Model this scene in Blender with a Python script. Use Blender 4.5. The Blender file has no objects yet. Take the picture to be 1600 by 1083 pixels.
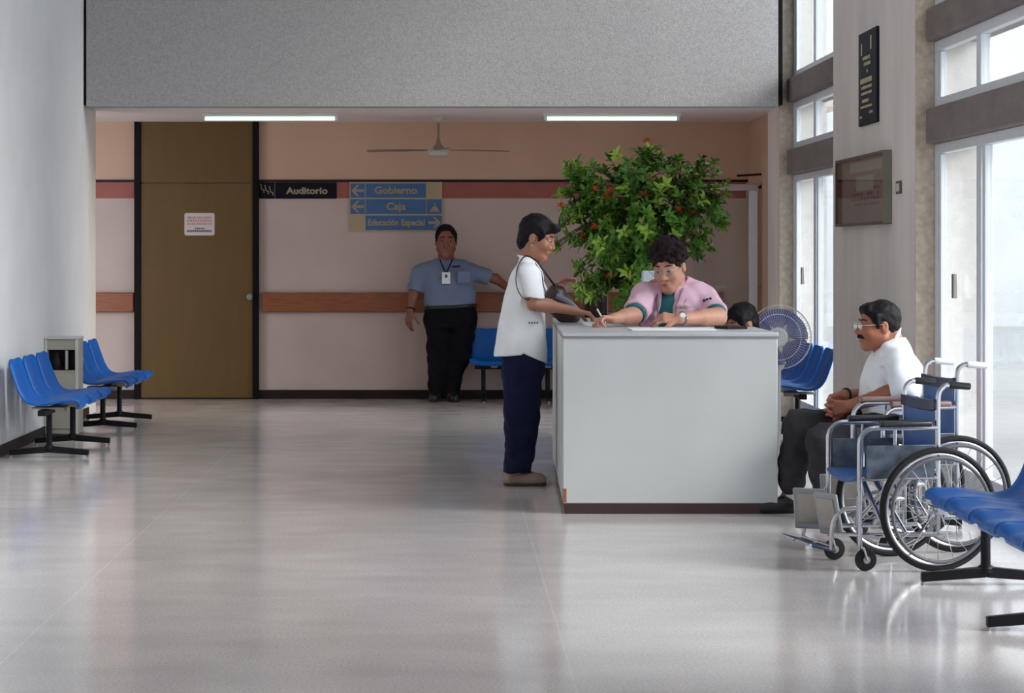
import bpy, math, random
import numpy as np
from mathutils import Vector, Matrix, Euler
PI = math.pi
SC = bpy.context.scene
COL = SC.collection
FPX, CX, CY, CAMH = 3700.0, 695.0, 393.0, 1.4     # focal length in px, horizon point, eye height

def W(x, y, Y):
    """world point at depth Y seen at photo position (x, y)"""
    return Vector(((x - CX) * Y / FPX, Y, CAMH - (y - CY) * Y / FPX))
def srgb(r, g, b):
    f = lambda c: (c / 12.92 if c <= 0.04045 else ((c + 0.055) / 1.055) ** 2.4)
    return (f(r / 255), f(g / 255), f(b / 255))

# ---------------------------------------------------------------- materials
def mat(name, col, rough=0.5, metal=0.0, var=0.0, vscale=8.0, bump=0.0, bscale=60.0, spec=0.5, stretch=None,
        emit=None, estr=0.0, trans=0.0, alpha=1.0, detail=4.0, rvar=0.0, sheen=0.0):
    m = bpy.data.materials.new(name); m.use_nodes = True
    nt = m.node_tree; b = nt.nodes['Principled BSDF']; L = nt.links
    b.inputs['Base Color'].default_value = (*col, 1); b.inputs['Roughness'].default_value = rough
    b.inputs['Metallic'].default_value = metal; b.inputs['Specular IOR Level'].default_value = spec
    if sheen: b.inputs['Sheen Weight'].default_value = sheen
    if trans: b.inputs['Transmission Weight'].default_value = trans
    if alpha < 1: b.inputs['Alpha'].default_value = alpha
    if emit: b.inputs['Emission Color'].default_value = (*emit, 1); b.inputs['Emission Strength'].default_value = estr
    if var or bump or rvar:
        tc = nt.nodes.new('ShaderNodeTexCoord'); mp = nt.nodes.new('ShaderNodeMapping')
        L.new(tc.outputs['Object'], mp.inputs['Vector'])
        if stretch: mp.inputs['Scale'].default_value = stretch
    if var or rvar:
        n = nt.nodes.new('ShaderNodeTexNoise'); n.inputs['Scale'].default_value = vscale; n.inputs['Detail'].default_value = detail
        L.new(mp.outputs[0], n.inputs['Vector'])
    if var:
        r = nt.nodes.new('ShaderNodeMapRange'); r.inputs[1].default_value = 0.3; r.inputs[2].default_value = 0.7
        r.inputs[3].default_value = 1 - var; r.inputs[4].default_value = 1 + var
        L.new(n.outputs['Fac'], r.inputs[0])
        mx = nt.nodes.new('ShaderNodeVectorMath'); mx.operation = 'SCALE'; mx.inputs[0].default_value = col
        L.new(r.outputs[0], mx.inputs['Scale']); L.new(mx.outputs[0], b.inputs['Base Color'])
    if rvar:
        r2 = nt.nodes.new('ShaderNodeMapRange'); r2.inputs[1].default_value = 0.3; r2.inputs[2].default_value = 0.7
        r2.inputs[3].default_value = max(0.02, rough - rvar); r2.inputs[4].default_value = rough + rvar
        L.new(n.outputs['Fac'], r2.inputs[0]); L.new(r2.outputs[0], b.inputs['Roughness'])
    if bump:
        n2 = nt.nodes.new('ShaderNodeTexNoise'); n2.inputs['Scale'].default_value = bscale; n2.inputs['Detail'].default_value = 5
        L.new(mp.outputs[0], n2.inputs['Vector'])
        bp = nt.nodes.new('ShaderNodeBump'); bp.inputs['Strength'].default_value = bump; bp.inputs['Distance'].default_value = 0.01
        L.new(n2.outputs['Fac'], bp.inputs['Height']); L.new(bp.outputs[0], b.inputs['Normal'])
    return m

def glass_mat(name, tint=(1, 1, 1), refl=0.06):
    m = bpy.data.materials.new(name); m.use_nodes = True; nt = m.node_tree; nt.nodes.clear()
    o = nt.nodes.new('ShaderNodeOutputMaterial'); t = nt.nodes.new('ShaderNodeBsdfTransparent'); g = nt.nodes.new('ShaderNodeBsdfGlossy')
    t.inputs[0].default_value = (*tint, 1); g.inputs['Roughness'].default_value = 0.02
    fr = nt.nodes.new('ShaderNodeLayerWeight'); fr.inputs[0].default_value = 0.15
    mr = nt.nodes.new('ShaderNodeMapRange'); mr.inputs[3].default_value = refl; mr.inputs[4].default_value = 0.5
    mx = nt.nodes.new('ShaderNodeMixShader')
    nt.links.new(fr.outputs['Fresnel'], mr.inputs[0]); nt.links.new(mr.outputs[0], mx.inputs[0])
    nt.links.new(t.outputs[0], mx.inputs[1]); nt.links.new(g.outputs[0], mx.inputs[2]); nt.links.new(mx.outputs[0], o.inputs[0])
    return m

M = {}
M['plaster_grey'] = mat('plaster_grey', (0.44, 0.43, 0.425), 0.85, var=0.05, vscale=3, bump=0.15, bscale=150)
M['plaster_left'] = mat('plaster_left', (0.68, 0.675, 0.675), 0.8, var=0.04, vscale=2, bump=0.1, bscale=90)
M['plaster_cream'] = mat('plaster_cream', (0.72, 0.68, 0.63), 0.7, var=0.03, vscale=3)
M['lintel'] = mat('lintel_aggregate', (0.40, 0.385, 0.38), 0.9, var=0.16, vscale=70, bump=0.4, bscale=130, detail=6)
M['pillar'] = mat('pillar_concrete', (0.80, 0.735, 0.69), 0.85, var=0.09, vscale=1.6, bump=0.15, bscale=80, stretch=(1, 1.6, 0.5))
M['rough_concrete'] = mat('rough_concrete', (0.58, 0.49, 0.39), 0.95, var=0.2, vscale=22, bump=0.8, bscale=70, detail=8)
M['beam'] = mat('beam_concrete', (0.205, 0.168, 0.158), 0.8, var=0.14, vscale=5, bump=0.2, bscale=70, stretch=(1, 0.6, 2))
M['ceiling'] = mat('ceiling_paint', (0.80, 0.71, 0.68), 0.8, var=0.02, vscale=4)
M['ceiling_high'] = mat('lobby_ceiling_paint', (0.7, 0.7, 0.7), 0.8, var=0.02, vscale=4)
M['wall_upper'] = mat('wall_tan_paint', (0.61, 0.405, 0.285), 0.8, var=0.05, vscale=2.5)
M['wall_lower'] = mat('wall_pink_paint', (0.555, 0.43, 0.38), 0.75, var=0.05, vscale=2.5)
M['band_red'] = mat('band_red_paint', (0.34, 0.095, 0.07), 0.6, var=0.06, vscale=6)
M['black_trim'] = mat('black_trim', (0.006, 0.005, 0.006), 0.6, var=0.1, spec=0.12)
M['brown_trim'] = mat('dark_brown_trim', (0.022, 0.011, 0.010), 0.5, var=0.15, spec=0.2)
M['door'] = mat('door_brown_laminate', (0.140, 0.080, 0.025), 0.55, spec=0.25, var=0.07, vscale=3, stretch=(3, 1, 0.7))
M['wood_rail'] = mat('orange_brown_wood', (0.27, 0.075, 0.022), 0.4, var=0.3, vscale=6, stretch=(1.0, 6, 14))
M['alu_white'] = mat('white_aluminium', (0.72, 0.76, 0.80), 0.4, metal=0.1, var=0.03)
M['glass'] = glass_mat('window_glass')
M['glass_part'] = glass_mat('partition_glass', (0.95, 0.97, 0.96), 0.01)
M['counter'] = mat('counter_white_laminate', (0.55, 0.57, 0.562), 0.45, var=0.035, vscale=2.2, bump=0.03, bscale=20)
M['counter_top'] = mat('counter_top_laminate', (0.52, 0.53, 0.55), 0.35, var=0.05, vscale=5)
M['counter_edge'] = mat('counter_edge_metal', (0.32, 0.31, 0.33), 0.4, metal=0.4, var=0.1)
M['plinth'] = mat('maroon_plinth', (0.045, 0.02, 0.02), 0.5, var=0.1)
M['blue_shell'] = mat('blue_fibreglass', (0.002, 0.108, 0.43), 0.36, var=0.10, vscale=5, spec=0.3)
M['black_metal'] = mat('black_painted_steel', (0.007, 0.007, 0.009), 0.45, var=0.1, spec=0.22)
M['grey_metal'] = mat('grey_zinc_steel', (0.35, 0.33, 0.3), 0.4, metal=0.6, var=0.1)
M['chrome'] = mat('chrome', (0.52, 0.52, 0.54), 0.20, metal=1.0, var=0.03)
M['rubber'] = mat('black_rubber', (0.010, 0.010, 0.012), 0.6, var=0.1, spec=0.25)
M['grey_rubber'] = mat('grey_rubber', (0.10, 0.10, 0.11), 0.6, var=0.1)
M['navy_vinyl'] = mat('blue_vinyl', (0.055, 0.135, 0.36), 0.45, var=0.15, vscale=7, bump=0.15, bscale=25)
M['dark_vinyl'] = mat('dark_navy_vinyl', (0.014, 0.024, 0.07), 0.4, var=0.2, vscale=7)
M['skirt_panel'] = mat('scuffed_skirt_panel', (0.10, 0.12, 0.15), 0.35, metal=0.5, var=0.4, vscale=18)
M['calf_panel'] = mat('grey_plastic_panel', (0.30, 0.32, 0.34), 0.4, var=0.08)
M['pad_black'] = mat('black_armrest_pad', (0.012, 0.012, 0.014), 0.35)
M['pad_brown'] = mat('brown_armrest_pad', (0.23, 0.14, 0.12), 0.4, var=0.15)
M['white_plastic'] = mat('white_plastic', (0.78, 0.79, 0.78), 0.4, var=0.03)
M['cab_metal'] = mat('beige_cabinet_enamel', (0.42, 0.39, 0.33), 0.45, var=0.06)
M['cab_edge'] = mat('pale_cabinet_edge', (0.62, 0.62, 0.57), 0.45, var=0.05)
M['paper'] = mat('white_paper', (0.85, 0.86, 0.86), 0.7, var=0.02)
M['ink_red'] = mat('faded_red_ink', (0.50, 0.22, 0.22), 0.7, var=0.15)
M['ink_black'] = mat('grey_black_ink', (0.10, 0.09, 0.09), 0.7, var=0.1)
M['notice'] = mat('notice_card', (0.62, 0.54, 0.51), 0.6, var=0.03)
M['sign_black'] = mat('sign_black_panel', (0.008, 0.008, 0.014), 0.6, var=0.1, spec=0.12)
M['sign_tan'] = mat('sign_tan_panel', (0.42, 0.32, 0.19), 0.5, var=0.05)
M['sign_blue'] = mat('sign_blue_panel', (0.07, 0.148, 0.31), 0.55, spec=0.2, var=0.05)
M['sign_letter'] = mat('sign_tan_lettering', (0.35, 0.29, 0.195), 0.6, spec=0.2)
M['plaque'] = mat('plaque_black_stone', (0.010, 0.012, 0.024), 0.55, var=0.2, spec=0.15)
M['gold'] = mat('gold_lettering', (0.62, 0.52, 0.30), 0.35, metal=0.5)
M['case_wood'] = mat('brown_case_frame', (0.13, 0.085, 0.075), 0.45, var=0.1)
M['case_board'] = mat('case_backing', (0.42, 0.335, 0.315), 0.6, var=0.07)
M['case_edge'] = mat('case_green_side', (0.20, 0.20, 0.16), 0.5, var=0.1)
M['fan_white'] = mat('fan_cream_enamel', (0.58, 0.53, 0.46), 0.5, var=0.04)
M['fan_blade_wood'] = mat('fan_blade_tan', (0.30, 0.21, 0.16), 0.5, var=0.1)
M['fan_blue'] = mat('fan_blue_blade', (0.15, 0.18, 0.46), 0.35, alpha=0.75, var=0.05)
M['leaf'] = mat('leaf_green', (0.085, 0.225, 0.022), 0.45, var=0.7, vscale=4.5, spec=0.4)
M['leaf_young'] = mat('leaf_yellow_green', (0.28, 0.46, 0.05), 0.45, var=0.4, vscale=5)
M['flower'] = mat('flower_orange', (0.75, 0.13, 0.035), 0.6, var=0.4, vscale=12)
M['bark'] = mat('bark', (0.10, 0.06, 0.04), 0.9, var=0.3, vscale=30)
M['terracotta'] = mat('terracotta', (0.30, 0.11, 0.06), 0.8, var=0.1)
M['soil'] = mat('soil', (0.03, 0.02, 0.015), 0.95, var=0.3)
M['dark_wood'] = mat('dark_maroon_wood', (0.045, 0.018, 0.016), 0.4, var=0.25)
M['bag_leather'] = mat('dark_brown_leather', (0.035, 0.014, 0.013), 0.38, var=0.3, vscale=9, bump=0.3, bscale=40)
M['bag_navy'] = mat('navy_leather', (0.012, 0.013, 0.025), 0.35, var=0.2)
M['strap_grey'] = mat('grey_blue_strap', (0.16, 0.18, 0.24), 0.4)
M['red_cloth'] = mat('red_cloth', (0.55, 0.07, 0.03), 0.7, var=0.15)
M['lightblue_vinyl'] = mat('pale_blue_vinyl', (0.50, 0.58, 0.64), 0.5, var=0.04)
M['skin'] = mat('skin_brown', (0.37, 0.165, 0.10), 0.5, var=0.10, vscale=14, bump=0.05, bscale=200)
M['skin_nurse'] = mat('skin_pink', (0.52, 0.255, 0.175), 0.5, var=0.09, vscale=14, bump=0.05, bscale=200)
M['skin_red'] = mat('skin_ruddy', (0.36, 0.125, 0.07), 0.45, var=0.12, vscale=14, bump=0.05, bscale=200)
M['skin_guard'] = mat('skin_tan', (0.235, 0.083, 0.053), 0.5, var=0.12, vscale=14)
M['lip'] = mat('lip', (0.33, 0.09, 0.075), 0.45)
M['eye_white'] = mat('eye_white', (0.46, 0.40, 0.37), 0.35)
M['iris'] = mat('iris_dark', (0.02, 0.012, 0.01), 0.2)
M['hair'] = mat('black_hair', (0.007, 0.0055, 0.007), 0.6, var=0.3, vscale=30, bump=0.25, bscale=90, stretch=(1, 1, 0.4), spec=0.18)
M['hair_brown'] = mat('dark_brown_hair', (0.014, 0.007, 0.009), 0.65, var=0.4, vscale=40, bump=0.5, bscale=70, spec=0.15)
M['white_cloth'] = mat('white_cotton', (0.82, 0.84, 0.86), 0.8, var=0.03, vscale=6, bump=0.25, bscale=14)
M['blue_cloth'] = mat('grey_blue_cotton', (0.16, 0.205, 0.31), 0.85, var=0.08, vscale=6, bump=0.25, bscale=16)
M['pink_cloth'] = mat('pink_cotton', (0.69, 0.44, 0.55), 0.85, var=0.05, vscale=8, bump=0.25, bscale=22)
M['teal_cloth'] = mat('teal_cotton', (0.012, 0.13, 0.14), 0.8, var=0.1, vscale=8, bump=0.2, bscale=22)
M['dark_teal'] = mat('dark_teal_cotton', (0.02, 0.045, 0.055), 0.8, var=0.1, vscale=8)
M['navy_cloth'] = mat('navy_denim', (0.009, 0.012, 0.040), 0.85, spec=0.15, var=0.2, vscale=10, bump=0.35, bscale=14)
M['black_cloth'] = mat('black_trouser_cloth', (0.006, 0.006, 0.009), 0.85, spec=0.15, var=0.2, vscale=10, bump=0.3, bscale=14)
M['grey_cloth'] = mat('charcoal_trouser_cloth', (0.035, 0.033, 0.037), 0.85, spec=0.2, var=0.25, vscale=10, bump=0.4, bscale=16)
M['shoe_tan'] = mat('tan_suede', (0.30, 0.22, 0.18), 0.8, var=0.15, vscale=15)
M['shoe_sole'] = mat('dark_sole', (0.06, 0.045, 0.04), 0.7)
M['shoe_black'] = mat('black_leather_shoe', (0.008, 0.008, 0.010), 0.3)
M['sock'] = mat('white_sock', (0.6, 0.58, 0.55), 0.9)
M['wire'] = mat('glasses_wire', (0.55, 0.52, 0.48), 0.25, metal=0.9)
M['lens'] = glass_mat('spectacle_lens', (0.92, 0.93, 0.95), 0.10)
M['tube_light'] = mat('fluorescent_tube', (0.9, 1.0, 0.95), 0.3, emit=(0.76, 1.0, 0.90), estr=1.0)
M['ext_fin'] = mat('pale_exterior_render', (0.78, 0.755, 0.72), 0.95, var=0.06, vscale=14, bump=0.3, bscale=60)
M['ext_wall'] = mat('exterior_wall', (0.68, 0.69, 0.69), 0.9, var=0.05, vscale=0.8)
M['ext_ground'] = mat('exterior_ground', (0.42, 0.415, 0.40), 0.9, var=0.06, vscale=0.6)

# ---------------------------------------------------------------- mesh building
class MB:
    def __init__(s): s.v = []; s.f = []
    def add(s, vs, fs):
        n = len(s.v); s.v += [tuple(p) for p in vs]; s.f += [tuple(i + n for i in f) for f in fs]; return s
    def box(s, c, d, rot=None):
        x, y, z = d[0] / 2, d[1] / 2, d[2] / 2
        vs = [Vector((sx * x, sy * y, sz * z)) for sz in (-1, 1) for sy in (-1, 1) for sx in (-1, 1)]
        if rot is not None:
            R = rot if isinstance(rot, Matrix) else Euler(rot).to_matrix()
            vs = [R @ v for v in vs]
        c = Vector(c)
        return s.add([v + c for v in vs], [(0, 2, 3, 1), (4, 5, 7, 6), (0, 1, 5, 4), (2, 6, 7, 3), (0, 4, 6, 2), (1, 3, 7, 5)])
    def span(s, a, b):
        return s.box([(a[i] + b[i]) / 2 for i in range(3)], [abs(b[i] - a[i]) for i in range(3)])
    def prism(s, poly, z0, z1):
        n = len(poly)
        return s.add([(p[0], p[1], z0) for p in poly] + [(p[0], p[1], z1) for p in poly],
                     [tuple(range(n))[::-1], tuple(range(n, 2 * n))] + [(i, (i + 1) % n, n + (i + 1) % n, n + i) for i in range(n)])
    def tube(s, pts, r, seg=10, cap=True, closed=False, flat=None):
        P = [Vector(p) for p in pts]; n = len(P)
        rs = r if isinstance(r, (list, tuple)) else [r] * n
        T = []
        for i in range(n):
            a = P[i - 1] if (i or closed) else P[0]; b = P[(i + 1) % n] if (i < n - 1 or closed) else P[-1]
            T.append((b - a).normalized())
        up = Vector((0, 0, 1)) if abs(T[0].z) < 0.9 else Vector((1, 0, 0))
        N = (up - T[0] * up.dot(T[0])).normalized(); rings = []
        for i in range(n):
            N = (N - T[i] * N.dot(T[i])).normalized(); B = T[i].cross(N)
            a1, a2 = (rs[i], rs[i]) if flat is None else (rs[i] * flat[0], rs[i] * flat[1])
            rings.append([P[i] + N * (a1 * math.cos(2 * PI * k / seg)) + B * (a2 * math.sin(2 * PI * k / seg)) for k in range(seg)])
        vs = [p for rg in rings for p in rg]; fs = []
        m = n if closed else n - 1
        for i in range(m):
            j = (i + 1) % n
            for k in range(seg):
                k2 = (k + 1) % seg
                fs.append((i * seg + k, i * seg + k2, j * seg + k2, j * seg + k))
        if cap and not closed:
            fs.append(tuple(range(seg))[::-1]); fs.append(tuple(range((n - 1) * seg, n * seg)))
        return s.add(vs, fs)
    def lathe(s, prof, seg=24, Mx=None):
        vs = []; fs = []; n = len(prof)
        for (r, z) in prof:
            for k in range(seg):
                p = Vector((r * math.cos(2 * PI * k / seg), r * math.sin(2 * PI * k / seg), z))
                vs.append(Mx @ p if Mx is not None else p)
        for i in range(n - 1):
            for k in range(seg):
                k2 = (k + 1) % seg
                fs.append((i * seg + k, i * seg + k2, (i + 1) * seg + k2, (i + 1) * seg + k))
        if prof[0][0] > 1e-5: fs.append(tuple(range(seg))[::-1])
        if prof[-1][0] > 1e-5: fs.append(tuple(range((n - 1) * seg, n * seg)))
        return s.add(vs, fs)
    def torus(s, c, axis, R, r, seg=48, seg2=8, sx=1.0):
        c = Vector(c); a = Vector(axis).normalized()
        u = a.orthogonal().normalized(); v = a.cross(u)
        return s.tube([c + u * (R * math.cos(2 * PI * k / seg)) + v * (R * math.sin(2 * PI * k / seg)) for k in range(seg)], r, seg2, closed=True)
    def sphere(s, c, r, seg=12, rings=8):
        c = Vector(c); rr = r if isinstance(r, (tuple, list)) else (r, r, r)
        vs = [(c.x, c.y, c.z - rr[2])]; fs = []
        for i in range(1, rings):
            t = -PI / 2 + PI * i / rings
            for k in range(seg):
                vs.append((c.x + rr[0] * math.cos(t) * math.cos(2 * PI * k / seg), c.y + rr[1] * math.cos(t) * math.sin(2 * PI * k / seg), c.z + rr[2] * math.sin(t)))
        vs.append((c.x, c.y, c.z + rr[2])); L = len(vs) - 1
        for k in range(seg):
            k2 = (k + 1) % seg
            fs.append((0, 1 + k2, 1 + k)); fs.append((L, 1 + (rings - 2) * seg + k, 1 + (rings - 2) * seg + k2))
            for i in range(rings - 2):
                a = 1 + i * seg
                fs.append((a + k, a + k2, a + seg + k2, a + seg + k))
        return s.add(vs, fs)
    def xf(s, Mx): s.v = [tuple(Mx @ Vector(p)) for p in s.v]; return s
    def build(s, name, m, parent=None, bevel=0.0, smooth=True, ang=35, bseg=2, solid=0.0, sub=0):
        me = bpy.data.meshes.new(name); me.from_pydata(s.v, [], s.f); me.materials.append(m)
        me.validate(); me.update()
        if smooth:
            me.shade_smooth(); me.set_sharp_from_angle(angle=math.radians(ang))
        o = bpy.data.objects.new(name, me); COL.objects.link(o)
        if parent is not None: o.parent = parent
        if solid:
            md = o.modifiers.new('thick', 'SOLIDIFY'); md.thickness = solid; md.offset = 0
        if bevel:
            md = o.modifiers.new('bevel', 'BEVEL'); md.width = bevel; md.segments = bseg; md.limit_method = 'ANGLE'; md.angle_limit = math.radians(40)
        if sub:
            md = o.modifiers.new('sub', 'SUBSURF'); md.levels = sub; md.render_levels = sub
        return o

def tag(o, label, cat, group=None, kind=None):
    o['label'] = label; o['category'] = cat
    if group: o['group'] = group
    if kind: o['kind'] = kind
    return o
def thing(name, loc, label, cat, group=None, rz=0.0):
    o = bpy.data.objects.new(name, None); COL.objects.link(o); o.empty_display_size = 0.1
    o.location = loc; o.rotation_euler = (0, 0, rz)
    return tag(o, label, cat, group)
def struct(o, label=None, cat=None):
    o['kind'] = 'structure'
    if label: o['label'] = label
    if cat: o['category'] = cat
    return o
def arc(c, u, v, r, a0, a1, n=8):
    c, u, v = Vector(c), Vector(u), Vector(v)
    return [c + u * (r * math.cos(a0 + (a1 - a0) * i / n)) + v * (r * math.sin(a0 + (a1 - a0) * i / n)) for i in range(n + 1)]
def smooth_path(pts, n=6):
    P = [Vector(p) for p in pts]; out = []
    for i in range(len(P) - 1):
        p0, p1, p2, p3 = P[max(0, i - 1)], P[i], P[i + 1], P[min(len(P) - 1, i + 2)]
        for k in range(n):
            t = k / n
            out.append(0.5 * ((2 * p1) + (p2 - p0) * t + (2 * p0 - 5 * p1 + 4 * p2 - p3) * t * t + (3 * p1 - p0 - 3 * p2 + p3) * t ** 3))
    out.append(P[-1]); return out
def text_mesh(s, size, Mx, bold=0.0, ext=0.002, sx=1.0):
    """letters as vertices and faces, centred, standing in the XZ plane facing -Y before Mx"""
    cu = bpy.data.curves.new('t', 'FONT'); cu.body = s; cu.size = size; cu.align_x = 'CENTER'; cu.align_y = 'CENTER'
    cu.extrude = ext; cu.offset = bold; cu.resolution_u = 3
    o = bpy.data.objects.new('t', cu); COL.objects.link(o)
    dg = bpy.context.evaluated_depsgraph_get(); dg.update()
    me = bpy.data.meshes.new_from_object(o.evaluated_get(dg))
    R = Matrix.Rotation(PI / 2, 4, 'X')
    vs = [Mx @ (R @ Vector((v.co.x * sx, v.co.y, v.co.z))) for v in me.vertices]; fs = [tuple(p.vertices) for p in me.polygons]
    bpy.data.objects.remove(o); bpy.data.curves.remove(cu); bpy.data.meshes.remove(me)
    return vs, fs
SKY, EXPO, SUN, SUNY, SUNZ = 3.6, -0.12, 4.2, 0.40, 0.55
# ================================================================ camera, world, render look
cam = bpy.data.cameras.new('camera'); cam.sensor_width = 36; cam.lens = FPX / 1600 * 36
cam.shift_x = (800 - CX) / 1600; cam.shift_y = -(541.5 - CY) / 1600; cam.clip_end = 300
camo = bpy.data.objects.new('camera', cam); COL.objects.link(camo)
camo.location = (0, 0, CAMH); camo.rotation_euler = (PI / 2, 0, 0); SC.camera = camo
wd = bpy.data.worlds.new('overcast_sky'); SC.world = wd; wd.use_nodes = True
bg = wd.node_tree.nodes['Background']; bg.inputs[0].default_value = (0.80, 0.905, 1.0, 1); bg.inputs[1].default_value = SKY
SC.view_settings.view_transform = 'Standard'; SC.view_settings.look = 'None'; SC.view_settings.gamma = 1
SC.view_settings.use_curve_mapping = False; SC.view_settings.exposure = EXPO
SC.cycles.use_denoising = True
SC.cycles.max_bounces = 12; SC.cycles.diffuse_bounces = 7; SC.cycles.glossy_bounces = 5; SC.cycles.transparent_max_bounces = 24
SC.cycles.sample_clamp_indirect = 6

# ================================================================ the room
XL, XP, XB, XW, XO = -3.03, 2.836, 2.90, 2.96, 3.24      # left wall, pillar face, beam face, glass, pillar outer side
YB, YL, YLF = 22.5, 20.1, 19.85                          # back wall, end of lobby, lintel face
ZC, ZH = 2.63, 5.6                                       # corridor ceiling, lobby ceiling
Y0R = -6.0
PER, PIL = 5.81, 3.0
# floor with a polished terrazzo tile material
fm = bpy.data.materials.new('polished_vinyl_tile'); fm.use_nodes = True
nt = fm.node_tree; L = nt.links; bs = nt.nodes['Principled BSDF']
tc = nt.nodes.new('ShaderNodeTexCoord')
def noise(scale, detail, st=(1, 1, 1)):
    mp = nt.nodes.new('ShaderNodeMapping'); mp.inputs['Scale'].default_value = st; L.new(tc.outputs['Object'], mp.inputs[0])
    n = nt.nodes.new('ShaderNodeTexNoise'); n.inputs['Scale'].default_value = scale; n.inputs['Detail'].default_value = detail
    L.new(mp.outputs[0], n.inputs['Vector']); return n.outputs['Fac']
def rng(src, a, b, c, d):
    r = nt.nodes.new('ShaderNodeMapRange'); L.new(src, r.inputs[0])
    for i, q in zip((1, 2, 3, 4), (a, b, c, d)): r.inputs[i].default_value = q
    return r.outputs[0]
def mth(op, a, b):
    m_ = nt.nodes.new('ShaderNodeMath'); m_.operation = op
    for i, q in enumerate((a, b)):
        if isinstance(q, (int, float)): m_.inputs[i].default_value = q
        else: L.new(q, m_.inputs[i])
    return m_.outputs[0]
speck = rng(noise(90, 6), 0.35, 0.65, 0.86, 1.12)
cloud = rng(noise(1.1, 5, (1, 0.6, 1)), 0.3, 0.7, 0.93, 1.06)
streak = rng(noise(2.0, 8, (1.0, 1.5, 1)), 0.35, 0.7, 0.94, 1.06)
sx_ = nt.nodes.new('ShaderNodeSeparateXYZ'); L.new(tc.outputs['Object'], sx_.inputs[0])
def seam(ax, off, pitch, w):
    v = mth('ADD', sx_.outputs[ax], off); v = mth('PINGPONG', v, pitch / 2)
    return mth('LESS_THAN', v, w)
seams = seam(0, 1.51, 1.93, 0.0045)
k = mth('MULTIPLY', mth('MULTIPLY', speck, cloud), streak)
k = mth('ADD', k, mth('MULTIPLY', seams, 0.10))
sc_ = nt.nodes.new('ShaderNodeVectorMath'); sc_.operation = 'SCALE'; sc_.inputs[0].default_value = (0.69, 0.635, 0.615)
L.new(k, sc_.inputs['Scale']); L.new(sc_.outputs[0], bs.inputs['Base Color'])
L.new(rng(noise(2.2, 8, (1.0, 2.2, 1)), 0.3, 0.7, 0.09, 0.17), bs.inputs['Roughness'])
bs.inputs['Specular IOR Level'].default_value = 0.6
bp = nt.nodes.new('ShaderNodeBump'); bp.inputs['Strength'].default_value = 0.014; bp.inputs['Distance'].default_value = 0.01
L.new(noise(5, 4, (1, 1.5, 1)), bp.inputs['Height']); L.new(bp.outputs[0], bs.inputs['Normal'])
fl = MB().span((XL - 2.2, Y0R, -0.2), (XO, YB + 0.3, 0)).build('floor', fm, smooth=False); struct(fl)

# back wall (lower paint and upper paint are two coats on one wall)
b = MB(); b.span((XL - 2.2, YB, 0), (3.4, YB + 0.3, 2.06)); o = b.build('wall_back', M['wall_lower'], smooth=False); struct(o)
b = MB(); b.span((XL - 2.2, YB, 2.06), (3.4, YB + 0.3, 3.0)); o2 = b.build('upper_paint', M['wall_upper'], o, smooth=False)
# corridor ceiling, lintel wall, lobby ceiling, left walls
struct(MB().span((XL - 2.2, YLF + 0.25, ZC), (3.4, YB, ZC + 0.25)).build('ceiling', M['ceiling'], smooth=False))
struct(MB().span((XL + 0.025, YLF, 2.617), (2.795, YLF + 0.25, ZH)).build('wall_lintel', M['lintel'], smooth=False))
struct(MB().span((XL - 0.02, YLF + 0.03, 2.63), (XP, YLF + 0.24, ZH)).build('trim_1', M['black_trim'], smooth=False))  # black slab inside the lintel, stands in for shade in its end gaps
struct(MB().span((XL - 0.3, Y0R, ZH), (XO, YB, ZH + 0.25)).build('ceiling_lobby', M['ceiling_high'], smooth=False))
struct(MB().span((XL - 0.3, Y0R, 0), (XL, YL, ZH)).build('wall_left', M['plaster_left'], smooth=False))
struct(MB().span((XL - 0.3, YL + 0.002, 0), (XL, YL + 0.47, ZC)).build('trim_2', M['plaster_cream'], bevel=0.012))
struct(MB().span((XL - 2.2, YL, 0), (XL - 2.1, YB, ZC)).build('wall_corridor', M['wall_lower'], smooth=False))
struct(MB().span((XL - 0.3, Y0R - 0.3, 0), (XO, Y0R, ZH)).build('wall_front', M['plaster_left'], smooth=False))
# right side: pillars, beams, windows
pil = []
k = 0
y1 = 17.29
w_idx = 0
pillars = [(YL, YL + 0.68), (14.29, 17.29), (4.2, 7.2), (-3.2, 0.2)]
bays = [(17.29, YL), (7.2, 14.29), (0.2, 4.2), (Y0R, -3.2)]
for i, (a, c) in enumerate(pillars):
    a = max(a, Y0R)
    b = MB(); b.span((XP, a, 0), (XO, c, ZH)); o = b.build('wall_right' if i == 0 else 'wall_right', M['pillar'], smooth=False); struct(o)
    # the rough-cast reveal on the pillar end that faces up the lobby
    MB().span((XP + 0.003, a - 0.012, 0), (XW, a, ZH)).build('rough_reveal', M['rough_concrete'], o, smooth=False)
    MB().span((XW, a - 0.012, 0), (XO, a, ZH)).build('outer_reveal', M['ext_fin'], o, smooth=False)
    if i:
        MB().span((XP + 0.003, c, 0), (XW, c + 0.012, ZH)).build('rough_reveal', M['rough_concrete'], o, smooth=False)
        MB().span((XW, c, 0), (XO, c + 0.012, ZH)).build('outer_reveal', M['ext_fin'], o, smooth=False)
struct(MB().span((2.88, YL + 0.68, 0), (XO, YB, ZC)).build('wall_right_corridor', M['wall_upper'], smooth=False))
tn = 3
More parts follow.
